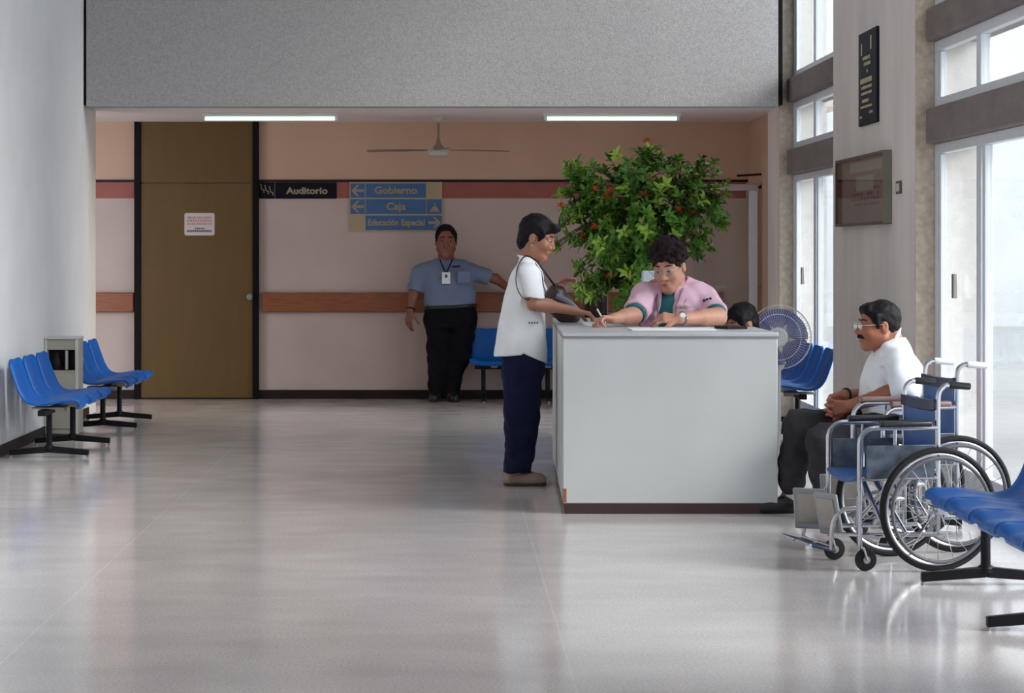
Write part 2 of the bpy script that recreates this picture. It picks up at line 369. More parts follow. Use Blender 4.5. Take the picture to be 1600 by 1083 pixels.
for i, (a, c) in enumerate(bays):
    A, C_ = a + 0.012, c - 0.012
    for (z0, z1) in ((2.047, 2.26), (2.665, 2.862)):
        bm_ = MB().span((XB, A - 0.0, z0), (XO, C_, z1)).build('trim_%d' % tn, M['beam'], bevel=0.012); struct(bm_); tn += 1
    win = bpy.data.objects.new('window_%d' % (i + 1), None); COL.objects.link(win); win.location = (XW, a, 0)
    struct(win)
    wdt = C_ - A
    def fr(b, y0, y1_, z0, z1, t=0.045, dx=0.05):
        b.span((-0.005, y0, z0), (dx, y0 + t, z1)); b.span((-0.005, y1_ - t, z0), (dx, y1_, z1))
        b.span((-0.005, y0 + t, z0), (dx, y1_ - t, z0 + t)); b.span((-0.005, y0 + t, z1 - t), (dx, y1_ - t, z1))
    mull = wdt - 1.15; mulls = [mull] + [m_ for m_ in (mull - 1.66, mull - 2.81, mull - 4.47) if m_ > 0.5]
    for (z0, z1) in ((0.0, 2.047), (2.26, 2.665), (2.862, ZH)):
        b = MB(); fr(b, 0.012, wdt + 0.012, z0, z1, 0.06)
        for mu in mulls: b.span((-0.005, mu - 0.05, z0 + 0.06), (0.05, mu + 0.05, z1 - 0.06))
        b.span((0.005, 0.075, z0 + 0.065), (0.04, 0.12, z1 - 0.065)); b.span((0.005, wdt - 0.10, z0 + 0.065), (0.04, wdt - 0.05, z1 - 0.065))
        if z0 == 0.0:
            b.span((0.0, mull - 0.13, 0.06), (0.045, mull - 0.075, z1 - 0.06)); b.span((-0.002, 0.06, 0.05), (0.05, wdt, 0.16))
        b.build('window_frame', M['alu_white'], win, bevel=0.004, bseg=1)
        MB().span((0.018, 0.05, z0 + 0.04), (0.024, wdt - 0.04, z1 - 0.04)).build('pane', M['glass'], win, smooth=False)
    if i < 2:
        MB().span((-0.03, wdt - 0.62, 1.13), (-0.005, wdt - 0.57, 1.27)).build('door_pull', M['grey_metal'], win, bevel=0.004)
# outside
struct(MB().span((XO, -40, -0.4), (60, 140, -0.12)).build('ground_outside', M['ext_ground'], smooth=False))
struct(MB().span((4.5, 48, -0.12), (40, 60, 16)).build('wall_outside', M['ext_wall'], smooth=False))
sun = bpy.data.lights.new('hazy_sun', 'SUN'); sun.energy = SUN; sun.angle = math.radians(28); sun.color = (1.0, 0.985, 0.96)
so = bpy.data.objects.new('hazy_sun', sun); COL.objects.link(so); so.location = (12, 0, 9)
so.rotation_euler = Vector((-1.0, SUNY, -SUNZ)).to_track_quat('-Z', 'Y').to_euler()

# back-wall trims, baseboard, rails, door
def xb(x): return (x - CX) * YB / FPX
def zb(y): return CAMH - (y - CY) * YB / FPX
DL, DR = xb(211), xb(405)
for (x0, x1) in ((XL - 2.1, DL), (DR, 2.88)):
    struct(MB().span((x0, YB - 0.012, 2.058), (x1, YB, 2.082)).build('trim_%d' % tn, M['brown_trim'], smooth=False)); tn += 1
    struct(MB().span((x0, YB - 0.006, 1.905), (x1 - (0.02 if x1 > 0 else 0), YB, 2.057)).build('trim_%d' % tn, M['band_red'], smooth=False)); tn += 1
    struct(MB().span((x0, YB - 0.018, 0), (x1, YB, 0.085)).build('baseboard_back', M['brown_trim'], bevel=0.004)); tn += 1
struct(MB().span((XL - 2.1, YB - 0.055, zb(488)), (xb(210), YB - 0.012, zb(457))).build('trim_%d' % tn, M['wood_rail'], bevel=0.01)); tn += 1
struct(MB().span((xb(410), YB - 0.055, zb(488)), (xb(1128), YB - 0.012, zb(457))).build('trim_%d' % tn, M['wood_rail'], bevel=0.01)); tn += 1
struct(MB().span((XL, Y0R, 0), (XL + 0.012, YL, 0.08)).build('baseboard_left', M['brown_trim'], bevel=0.003))
dr = bpy.data.objects.new('door_1', None); COL.objects.link(dr); dr.location = ((DL + DR) / 2, YB, 0); struct(dr)
hw = (DR - DL) / 2
b = MB(); b.span((-hw, -0.07, 0), (-hw + 0.058, 0.0, ZC)); b.span((hw - 0.058, -0.07, 0), (hw, 0, ZC)); b.build('door_frame', M['black_trim'], dr, bevel=0.004)
MB().span((-hw + 0.058, -0.045, 0.012), (hw - 0.058, 0, 2.046)).build('door_leaf', M['door'], dr, bevel=0.003)
MB().span((-hw + 0.058, -0.045, 2.052), (hw - 0.058, 0, ZC)).build('transom_panel', M['door'], dr, bevel=0.003)
MB().span((-hw + 0.058, -0.046, 0.0), (hw - 0.058, 0, 0.012)).build('threshold', M['black_trim'], dr)
kn = MB(); kx = xb(391) - (DL + DR) / 2
kn.lathe([(0.034, 0), (0.034, 0.008), (0.014, 0.012), (0.013, 0.035), (0.026, 0.042), (0.031, 0.058), (0.024, 0.072), (0.0, 0.075)], 20,
         Matrix.Translation((kx, -0.045, zb(464))) @ Matrix.Rotation(PI / 2, 4, 'X'))
kn.build('door_knob', M['grey_metal'], dr)

# ================================================================ lamps and ceiling fan in the corridor
for (px, lab, ) in ((422, 'white fluorescent ceiling tube lit above the brown door side of the corridor'),
                    (956, 'white fluorescent ceiling tube lit above the leafy plant')):
    Yf = 21.0; X = (px - CX) * Yf / FPX
    t = thing('fluorescent_light', (X, Yf, ZC), lab, 'light', 'fluorescent tubes on the corridor ceiling')
    MB().span((-0.61, -0.035, -0.03), (0.61, 0.035, 0)).build('batten', M['white_plastic'], t, bevel=0.006)
    b = MB(); b.tube([(-0.575, 0, -0.052), (0.575, 0, -0.052)], 0.017, 14); b.build('tube', M['tube_light'], t)
    for s in (-1, 1): MB().span((s * 0.575, -0.018, -0.07), (s * 0.60, 0.018, -0.03)).build('lamp_holder', M['white_plastic'], t, bevel=0.004)
FY = 21.75; FX = (685 - CX) * FY / FPX; FZ = CAMH - (238 - CY) * FY / FPX
cf = thing('ceiling_fan', (FX, FY, ZC), 'cream ceiling fan with long thin blades hanging in the corridor', 'ceiling fan')
hz = FZ - ZC
MB().lathe([(0.0, 0), (0.06, 0), (0.05, -0.03), (0.018, -0.05), (0.0, -0.05)], 20).build('canopy', M['fan_white'], cf)
MB().tube([(0, 0, -0.02), (0, 0, hz + 0.06)], 0.011, 10).build('down_rod', M['fan_blade_wood'], cf)
MB().lathe([(0.0, hz + 0.14), (0.012, hz + 0.14), (0.022, hz + 0.08), (0.055, hz + 0.04), (0.06, hz + 0.035), (0.0, hz + 0.034)], 20).build('rod_cover', M['fan_blade_wood'], cf)
MB().lathe([(0.0, hz + 0.035), (0.07, hz + 0.033), (0.105, hz + 0.02), (0.11, hz), (0.095, hz - 0.03), (0.05, hz - 0.045), (0, hz - 0.047)], 28).build('motor_housing', M['fan_white'], cf)
for q in range(4):
    a = math.radians(184 + 90 * q)
    b = MB(); n = 9
    for i in range(n):
        r = 0.10 + (0.655 - 0.10) * i / (n - 1); w = (0.022 + 0.045 * min(1, i / 3)) * (1 - 0.25 * (i == n - 1))
        tl = 0.10
        for s in (-1, 1):
            for zz in (0.003, -0.003):
                b.v.append((r, s * w * math.cos(tl), hz + 0.02 + s * w * math.sin(tl) + zz - 0.01 * (r / 0.65) ** 2))
    for i in range(n - 1):
        p = i * 4; b.f += [(p, p + 4, p + 6, p + 2), (p + 1, p + 3, p + 7, p + 5), (p, p + 1, p + 5, p + 4), (p + 2, p + 6, p + 7, p + 3)]
    b.f += [(0, 2, 3, 1), (4 * n - 4, 4 * n - 3, 4 * n - 1, 4 * n - 2)]
    b.xf(Matrix.Rotation(a, 4, 'Z')); b.build('blade', M['fan_blade_wood'], cf)

# ================================================================ signs
def flat_txt(b, s, x, z, size, y=-0.003, bold=0.0, sx=1.0, ext=0.0015):
    v, f = text_mesh(s, size, Matrix.Translation((x, y, z)), bold, ext, sx); b.add(v, f)
def poly_xz(b, pts, y=-0.004, th=0.003):
    n = len(pts)
    b.add([(p[0], y, p[1]) for p in pts] + [(p[0], y + th, p[1]) for p in pts],
          [tuple(range(n)), tuple(range(n, 2 * n))[::-1]] + [(i, n + i, n + (i + 1) % n, (i + 1) % n) for i in range(n)])
U = YB / FPX      # metres per photo pixel on the back wall
sg = thing('door_sign', (xb(465), YB - 0.02, zb(298)), 'black sign lettered Auditorio with small pictogram beside the brown door', 'sign')
MB().span((-61 * U, 0, -12.5 * U), (61 * U, 0.02, 12.5 * U)).build('sign_panel', M['sign_black'], sg, bevel=0.002)
b = MB(); flat_txt(b, 'Auditorio', 15 * U, -0.5 * U, 0.088, bold=0.003, sx=1.12); b.build('lettering', M['sign_letter'], sg, smooth=False)
b = MB()
for i in range(3):      # three seated figures
    ox = (-57 + 7 * i) * U; oz = (4 - 2 * i) * U
    b.tube([(ox, -0.002, oz + 0.022), (ox + 0.006, -0.002, oz - 0.012), (ox + 0.026, -0.002, oz - 0.018), (ox + 0.030, -0.002, oz - 0.045)], 0.0055, 6)
    b.sphere((ox - 0.003, -0.002, oz + 0.034), 0.008, 8, 6)
b.span((-35.5 * U, -0.003, -12.5 * U), (-35 * U, 0, 12.5 * U)); b.build('pictogram', M['sign_letter'], sg)
dx0, dx1 = 546, 691
ds = thing('directory_sign', (xb(618.5), YB - 0.025, zb(323)), 'blue and tan directory sign with arrows reading Gobierno, Caja, Educación Especial', 'sign')
hwid = (dx1 - dx0) / 2 * U; hh = 38.5 * U
MB().span((-hwid, 0, -hh), (hwid, 0.025, hh)).build('backing_board', M['sign_tan'], ds, bevel=0.002)
def PX(x): return (x - 618.5) * U
def PZ(y): return (323 - y) * U
b = MB(); ar = MB(); lt = MB(); line = MB()
for (x0, y0_, x1_, y1_) in ((548, 287, 570, 309), (571.5, 287, 665.5, 309), (548, 311.5, 570, 334.5), (571.5, 311.5, 665.5, 334.5), (667, 311.5, 690, 334.5), (571.5, 337, 690, 359.5)):
    b.span((PX(x0), -0.004, PZ(y1_)), (PX(x1_), 0, PZ(y0_)))
b.build('blue_panel', M['sign_blue'], ds, bevel=0.001, bseg=1)
def arrow(cx, cy, s):
    pts = [(-10, 0), (-1, 9), (3, 9), (-3, 2.2), (10, 2.2), (10, -2.2), (-3, -2.2), (3, -9), (-1, -9)]
    P = [(PX(cx + s * p[0]), PZ(cy - p[1])) for p in pts]
    if s < 0: P = P[::-1]
    poly_xz(ar, P[::-1], -0.008, 0.004)
for q in ((559, 298, 1), (559, 323, 1), (679, 348, -1)): ar = MB(); arrow(*q); ar.build('arrow', M['sign_letter'], ds, smooth=False)
flat_txt(lt, 'Gobierno', PX(618.5), PZ(298), 0.096, -0.006, 0.003, 1.08); flat_txt(lt, 'Caja', PX(619), PZ(323), 0.096, -0.006, 0.003, 1.08)
flat_txt(lt, 'Educación Especial', PX(619.5), PZ(348), 0.084, -0.006, 0.003, 0.86); lt.build('lettering', M['sign_letter'], ds, smooth=False)
b = MB(); poly_xz(b, [(PX(671), PZ(331)), (PX(687), PZ(331)), (PX(681), PZ(322)), (PX(677), PZ(322))], -0.008, 0.004); b.sphere((PX(679), -0.004, PZ(319)), 0.013, 10, 8)
b.build('person_pictogram', M['sign_letter'], ds)
# notice on the door
nx, nz = xb(312.5), zb(350.5)
no = thing('door_notice', (nx, YB - 0.045, nz), 'small white notice card with red and black print taped to the brown door', 'notice')
w_, h_ = 23.5 * U, 17.5 * U; rr = 0.018
pts = []
for (cx_, cz_, a0) in ((w_ - rr, h_ - rr, 0), (-w_ + rr, h_ - rr, 90), (-w_ + rr, -h_ + rr, 180), (w_ - rr, -h_ + rr, 270)):
    for q in range(5):
        a = math.radians(a0 + 22.5 * q); pts.append((cx_ + rr * math.cos(a), cz_ + rr * math.sin(a)))
b = MB(); poly_xz(b, pts[::-1], -0.004, 0.0038); b.build('card', M['notice'], no, smooth=False)
random.seed(4)
def print_row(b, z, x0, x1, h, dens=0.62):
    x = x0
    while x < x1:      # illegible print: irregular strokes
        w = random.uniform(0.3, 1.0) * h
        b.span((x, -0.0052, z - h / 2 * random.uniform(0.7, 1)), (min(x + w * dens, x1), -0.0038, z + h / 2 * random.uniform(0.7, 1))); x += w
b = MB()
for zz in (0.062, 0.033, 0.004): print_row(b, zz, -w_ * 0.82, w_ * 0.82, 0.024)
b.build('red_print', M['ink_red'], no, smooth=False)
b = MB(); print_row(b, -0.040, -0.045, 0.05, 0.015, 0.8); print_row(b, -0.064, -w_ * 0.82, w_ * 0.82, 0.022, 0.8); b.build('black_print', M['ink_black'], no, smooth=False)

# ================================================================ plaque, display case and switch on the right pillar (X = XP, facing -X)
pq = thing('wall_plaque', (XP, 15.785, 2.56), 'black upright memorial plaque with gold lettering high on the right pillar', 'plaque')
MB().span((-0.02, -0.335, -0.313), (0, 0.335, 0.313)).build('stone_slab', M['plaque'], pq, bevel=0.003)
b = MB(); random.seed(9)
def gold_row(z, y0, y1, h):
    y = y0
    while y < y1:
        w = random.uniform(0.02, 0.045)
        b.span((-0.0225, y, z - h / 2), (-0.02, min(y + w, y1), z + h / 2)); y += w + random.uniform(0.008, 0.02)
for (z, y0, y1, h) in ((0.135, -0.10, 0.16, 0.022), (0.095, -0.12, 0.12, 0.022), (0.045, -0.02, 0.03, 0.02), (-0.015, -0.17, 0.25, 0.034), (-0.06, -0.17, 0.22, 0.02), (-0.10, -0.17, 0.22, 0.017),
                       (-0.15, -0.06, 0.2, 0.02), (-0.19, -0.17, 0.24, 0.016), (-0.235, -0.2, -0.08, 0.016), (-0.255, 0.2, 0.27, 0.016)): gold_row(z, y0, y1, h)
b.span((-0.0225, 0.19, 0.16), (-0.02, 0.225, 0.24)); b.span((-0.0225, -0.16, 0.18), (-0.02, -0.12, 0.27)); b.build('gold_lettering', M['gold'], pq, smooth=False)
ca, cb = 15.02, 16.88; cm = (ca + cb) / 2; hl = (cb - ca) / 2
nb = thing('notice_board', (XP, cm, 1.81), 'shallow glazed brown notice board case on the right pillar below the plaque', 'notice board')
b = MB(); b.span((-0.055, -hl, -0.235), (0, hl, -0.215)); b.span((-0.055, -hl, 0.215), (0, hl, 0.235)); b.span((-0.055, hl - 0.04, -0.215), (0, hl, 0.215)); b.span((-0.055, -hl, -0.215), (0, -hl + 0.02, 0.215))
b.build('case_frame', M['case_wood'], nb, bevel=0.003)
MB().span((-0.058, -hl - 0.003, -0.23), (-0.002, -hl, 0.23)).build('end_panel', M['case_edge'], nb, bevel=0.001)
MB().span((-0.012, -hl + 0.02, -0.215), (-0.002, hl - 0.04, 0.215)).build('backing', M['case_board'], nb)
b = MB()
for (y0, y1, z0, z1) in ((-0.80, 0.55, 0.13, 0.20), (-0.35, 0.30, 0.0, 0.10)): b.span((-0.015, y0, z0), (-0.012, y1, z1))
b.build('pinned_sheet', mat('faded_sheet', (0.62, 0.57, 0.56), 0.7, var=0.05), nb)
b = MB()
for r_ in range(4):
    for q in range(9):
        if random.random() < 0.8: b.span((-0.014, -0.55 + q * 0.12, -0.10 + r_ * 0.035), (-0.012, -0.55 + q * 0.12 + random.uniform(0.04, 0.09), -0.082 + r_ * 0.035))
b.build('printed_rows', M['case_wood'], nb)
MB().span((-0.05, -hl + 0.02, -0.215), (-0.047, hl - 0.04, 0.215)).build('glass_front', M['glass_part'], nb)
sw = thing('light_switch', (XP, 14.77, 1.80), 'small brass framed light switch beside the notice board', 'switch')
MB().span((-0.008, -0.085, -0.04), (0, 0.085, 0.04)).build('plate', M['case_wood'], sw, bevel=0.003)
MB().span((-0.014, -0.045, -0.026), (-0.008, 0.045, 0.026)).build('rocker', M['cab_edge'], sw, bevel=0.003)

# ================================================================ glass partition at the corridor's right end
GY = 21.6
def xg(x): return (x - CX) * GY / FPX
def zg(y): return CAMH - (y - CY) * GY / FPX
gp = thing('glass_partition', (xg(1176), GY, 0), 'metal framed glass partition with white top rail at the right end of corridor', 'partition')
gx = xg(1176)
MB().span((xg(1083) - gx, -0.03, zg(298)), (xg(1186) - gx, 0.03, zg(288))).build('top_rail', mat('rail_grey_pink', (0.5, 0.43, 0.42), 0.5, var=0.05), gp, bevel=0.006)
MB().span((xg(1170) - gx, -0.03, 0), (xg(1183) - gx, 0.03, zg(298))).build('white_post', M['alu_white'], gp, bevel=0.004)
MB().tube([(xg(1190) - gx, -0.10, 0), (xg(1190) - gx, -0.10, zg(290))], 0.014, 10).build('dark_post', M['grey_rubber'], gp)
MB().span((xg(1083) - gx, -0.01, zg(450)), (xg(1194) - gx, 0.01, zg(446.5))).build('cross_bar', M['grey_metal'], gp)
MB().span((xg(1083) - gx, -0.004, 0.02), (xg(1170) - gx, 0.004, zg(298))).build('glass_pane', M['glass_part'], gp)
b = MB(); b.tube([(xg(1150) - gx, -0.06, zg(275)), (xg(1193) - gx, -0.06, zg(272.5))], 0.010, 8); b.tube([(xg(1186) - gx, -0.03, zg(293)), (xg(1190) - gx, -0.1, zg(290)), (xg(1193) - gx, -0.06, zg(273))], 0.016, 8)
b.build('bracket_arm', M['brown_trim'], gp)
# ================================================================ beam seating with moulded shells
# local frame: +x = the way the sitter faces, y = along the beam, z up
PROF = smooth_path([(0.228, 0, 0.348), (0.240, 0, 0.366), (0.218, 0, 0.384), (0.13, 0, 0.390), (0.04, 0, 0.378), (-0.04, 0, 0.372), (-0.105, 0, 0.395),
                    (-0.150, 0, 0.455), (-0.185, 0, 0.545), (-0.215, 0, 0.635), (-0.228, 0, 0.672)], 4)
def shell_mesh(width):
    b = MB(); n = len(PROF); m = 14
    for i, p in enumerate(PROF):
        t = i / (n - 1)
        hw = width / 2 * (1 - 0.10 * max(0, (t - 0.55) / 0.45) ** 2)
        if t < 0.16: hw *= 0.74 + 0.26 * math.sin(t / 0.16 * PI / 2)
        if t > 0.90: hw *= 1 - 0.28 * ((t - 0.90) / 0.10) ** 2
        a = PROF[min(i + 1, n - 1)] - PROF[max(i - 1, 0)]; nrm = Vector((-a.z, 0, a.x)).normalized() * -1
        nrm = Vector((a.z, 0, -a.x)).normalized()     # towards the sitter
        if nrm.z < 0 and t < 0.5: nrm = -nrm
        if nrm.x < 0 and t >= 0.5: nrm = -nrm
        for j in range(m + 1):
            s = -1 + 2 * j / m
            dish = 0.030 * abs(s) ** 2.6 * min(1, t * 5) - 0.004
            groove = 0.004 * math.cos(s * PI * 2.0) * (1 if t > 0.12 else t / 0.12)
            roll = -0.026 * max(0, (abs(s) - 0.82) / 0.18) ** 2 * min(1, max(0, (t - 0.16) * 6))
            q = p + nrm * (dish + groove + roll) ; b.v.append((q.x, s * hw, q.z))
    for i in range(n - 1):
        for j in range(m):
            k0 = i * (m + 1) + j; b.f.append((k0, k0 + 1, k0 + m + 2, k0 + m + 1))
    return b
def leg_parts(root, y, zb_=0.315):
    b = MB(); b.tube([(0, y, 0.055), (0, y, zb_)], 0.021, 12); b.lathe([(0.034, 0.05), (0.034, 0.075), (0.024, 0.085), (0.0, 0.085)], 14, Matrix.Translation((0, y, 0)))
    for s in (-1, 1):
        pts = [(0, 0.060, 0.03), (s * 0.27, 0.040, 0.024)]
        x0, x1 = 0.0, s * 0.27
        vs = []
        for (x, zt, zl, hw) in ((x0, 0.078, 0.034, 0.026), (x1, 0.052, 0.014, 0.018)):
            vs += [(x, y - hw, zl), (x, y + hw, zl), (x, y + hw, zt), (x, y - hw, zt)]
        b.add(vs, [(0, 1, 2, 3), (7, 6, 5, 4), (0, 4, 5, 1), (1, 5, 6, 2), (2, 6, 7, 3), (3, 7, 4, 0)])
    lg = b.build('leg', M['black_metal'], root, bevel=0.004)
    for s in (-1, 1): MB().tube([(s * 0.262, y, 0.0), (s * 0.262, y, 0.018)], 0.010, 8).build('glide', M['grey_metal'], lg)
    return lg
def bench(loc, rz, seats, legs, width, label, beam=(None, None)):
    root = thing('beam_seating', loc, label, 'bench', 'blue moulded beam seats of the lobby', rz)
    y0 = beam[0] if beam[0] is not None else min(seats + legs) - 0.1; y1 = beam[1] if beam[1] is not None else max(seats + legs) + 0.1
    MB().span((-0.028, y0, 0.300), (0.028, y1, 0.338)).build('beam', M['black_metal'], root, bevel=0.004)
    proto = None
    for y in seats:
        if proto is None:
            proto = shell_mesh(width).build('seat_shell', M['blue_shell'], root, ang=60, solid=0.010); s = proto
        else:
            s = proto.copy(); COL.objects.link(s)
        s.parent = root; s.location = (0, y, 0)
        br = MB(); br.span((-0.09, y - 0.06, 0.336), (0.13, y + 0.06, 0.352)); br.span((0.06, y - 0.03, 0.318), (0.13, y + 0.03, 0.340))
        br.build('bracket', M['grey_metal'], root, bevel=0.004)
    for y in legs: leg_parts(root, y)
    return root
# along the left wall, facing +x
bench((-2.69, 18.975, 0), 0, [-0.525, 0, 0.525], [-0.35, 0.6], 0.46, 'blue three-seat beam bench on the left wall nearest the brown door', (-0.72, 0.74))
bench((-2.69, 16.52, 0), 0, [-0.52, 0, 0.52], [-0.42, 0.6], 0.46, 'blue three-seat beam bench on the left wall in front of the beige cabinet', (-0.72, 0.74))
# far right bay, facing -x
bench((2.66, 18.45, 0), PI, [-0.78, -0.26, 0.26, 0.78], [-0.6, 0.6], 0.46, 'blue four-seat beam bench under the far window behind the pedestal fan')
# near right, facing -x
bench((2.27, 9.26, 0), PI, [-0.47, -0.04, 0.39, 0.82], [-0.68, 0.52], 0.405, 'blue beam bench nearest the camera beside the wheelchairs')
# against the back wall, facing -y
bench((0.96, 22.12, 0), -PI / 2, [-0.5, 0, 0.5], [-0.60, 0.0, 0.58], 0.46, 'dark blue beam bench on the back wall behind the standing woman', (-0.68, 0.68))
# the seated man's bench
bench((2.34, 12.58, 0), PI, [0.0, 0.52], [-0.1, 0.62], 0.46, 'blue beam bench under the seated man in the white shirt', (-0.2, 0.74))

# ================================================================ beige cabinet by the left wall
cb_ = thing('metal_cabinet', (-2.90, 18.0, 0), 'narrow beige metal cabinet with dark recess behind the left wall benches', 'cabinet')
x0, x1, y0, y1, zt = -0.125, 0.125, -0.10, 0.17, 0.735
b = MB()
b.span((x0, y0 + 0.012, 0.02), (x1, y1, 0.50)); b.span((x0, y0 + 0.012, 0.655), (x1, y1, zt)); b.span((x0, y0 + 0.10, 0.50), (x1, y1, 0.655))
b.span((x0, y0 + 0.012, 0.50), (x0 + 0.02, y0 + 0.10, 0.655)); b.span((x1 - 0.02, y0 + 0.012, 0.50), (x1, y0 + 0.1, 0.655))
b.build('body', M['cab_metal'], cb_, bevel=0.004)
MB().span((x0 - 0.006, y0 - 0.006, zt), (x1 + 0.006, y1, zt + 0.018)).build('lid', M['cab_edge'], cb_, bevel=0.004)
MB().span((x0 + 0.02, y0 + 0.09, 0.50), (x1 - 0.02, y0 + 0.099, 0.655)).build('recess', M['black_metal'], cb_)
b = MB(); b.span((x0 + 0.022, y0, 0.06), (x1 - 0.022, y0 + 0.011, 0.478)); b.build('front_panel', M['cab_metal'], cb_, bevel=0.003)
b = MB(); b.span((x1 - 0.020, y0, 0.02), (x1 + 0.002, y0 + 0.011, zt)); b.span((x0 - 0.002, y0, 0.02), (x0 + 0.018, y0 + 0.011, zt)); b.build('corner_trim', M['cab_edge'], cb_, bevel=0.003)
b = MB(); b.tube([(0.035, y0 + 0.05, 0.505), (0.035, y0 + 0.05, 0.65)], 0.017, 14); b.build('spout', M['chrome'], cb_)
b = MB(); b.lathe([(0.012, 0), (0.03, 0.02), (0.035, 0.06), (0.02, 0.10), (0.012, 0.13), (0, 0.13)], 14, Matrix.Translation((-0.04, y0 + 0.05, 0.505))); b.build('lever', M['rubber'], cb_)

# ================================================================ reception counter
CT = 0.967
ct = thing('reception_counter', (0.631, 12.63, 0), 'white laminate reception counter with dark plinth in the middle of the lobby', 'counter')
b = MB()
Wd = 1.144
def quad_prism(b, P, z0, z1): b.prism(P, z0, z1)
quad_prism(b, [(0, 0), (Wd, 0), (Wd, 0.04), (0.004, 0.04)], 0.056, CT - 0.028)                       # front panel
b.build('front_panel', M['counter'], ct, bevel=0.004)
MB().prism([(0.0, 0.0405), (0.04, 0.0405), (0.113, 2.83), (0.073, 2.83)], 0.056, CT - 0.028).build('side_panel', M['counter'], ct, bevel=0.004)
b = MB(); b.span((Wd - 0.04, 0.0405, 0.056), (Wd, 1.0, CT - 0.028)); b.build('side_panel', M['counter'], ct, bevel=0.004)
b = MB(); b.prism([(0.012, 0.002), (Wd - 0.0, 0.002), (Wd - 0.0, 0.036), (0.014, 0.036)], 0, 0.056); b.prism([(0.012, 0.036), (0.04, 0.036), (0.11, 2.81), (0.082, 2.81)], 0, 0.056)
b.build('plinth', M['plinth'], ct)
b = MB(); b.prism([(-0.002, -0.004), (Wd + 0.004, -0.004), (Wd + 0.004, 1.0), (0.50, 1.0), (0.545, 2.83), (0.070, 2.83)], CT - 0.022, CT)
b.build('countertop', M['counter_top'], ct, bevel=0.004)
b = MB(); b.prism([(-0.004, -0.006), (Wd + 0.006, -0.006), (Wd + 0.006, 0.03), (-0.004, 0.03)], CT - 0.030, CT - 0.0225); b.prism([(-0.004, 0.03), (0.02, 0.03), (0.092, 2.83), (0.068, 2.83)], CT - 0.030, CT - 0.0225)
b.build('edge_strip', M['counter_edge'], ct)
b = MB(); b.prism([(0.006, 0.16), (0.007, 0.16), (0.0075, 0.20), (0.0065, 0.20)], 0.35, 0.78)
b.v = [(p[0] - 0.0035, p[1], p[2]) for p in b.v]; b.build('paper_strip', M['pad_brown'], ct)
b = MB(); b.prism([(-0.001, -0.001), (0.018, -0.001), (0.006, -0.001 + 0.0005), (-0.001, 0.02)], 0.06, 0.135); b.build('chipped_corner', M['terracotta'], ct)
# papers, pen and folder on the counter
def sheet(cx_, cy_, w, d, rz, z0, th, label, name='paper_sheet', m='paper', group=None):
    t = MB().box((0, 0, th / 2), (w, d, th)).build(name, M[m], None, smooth=False)
    t.location = (cx_, cy_, z0); t.rotation_euler = (0, 0, rz); tag(t, label, 'paper' if name == 'paper_sheet' else name.replace('_', ' '), group); return t
sheet(0.925, 14.0, 0.22, 0.55, 0.03, CT + 0.0005, 0.012, 'white paper pad under the writing hand on the reception counter')
sheet(1.25, 13.08, 0.46, 0.30, 0.02, CT + 0.0005, 0.008, 'long white paper sheet under the folded arm of the nurse in pink')
sheet(1.60, 13.25, 0.12, 0.18, 0.3, CT + 0.0005, 0.016, 'small black folder at the right end of the counter top', 'folder', 'rubber')

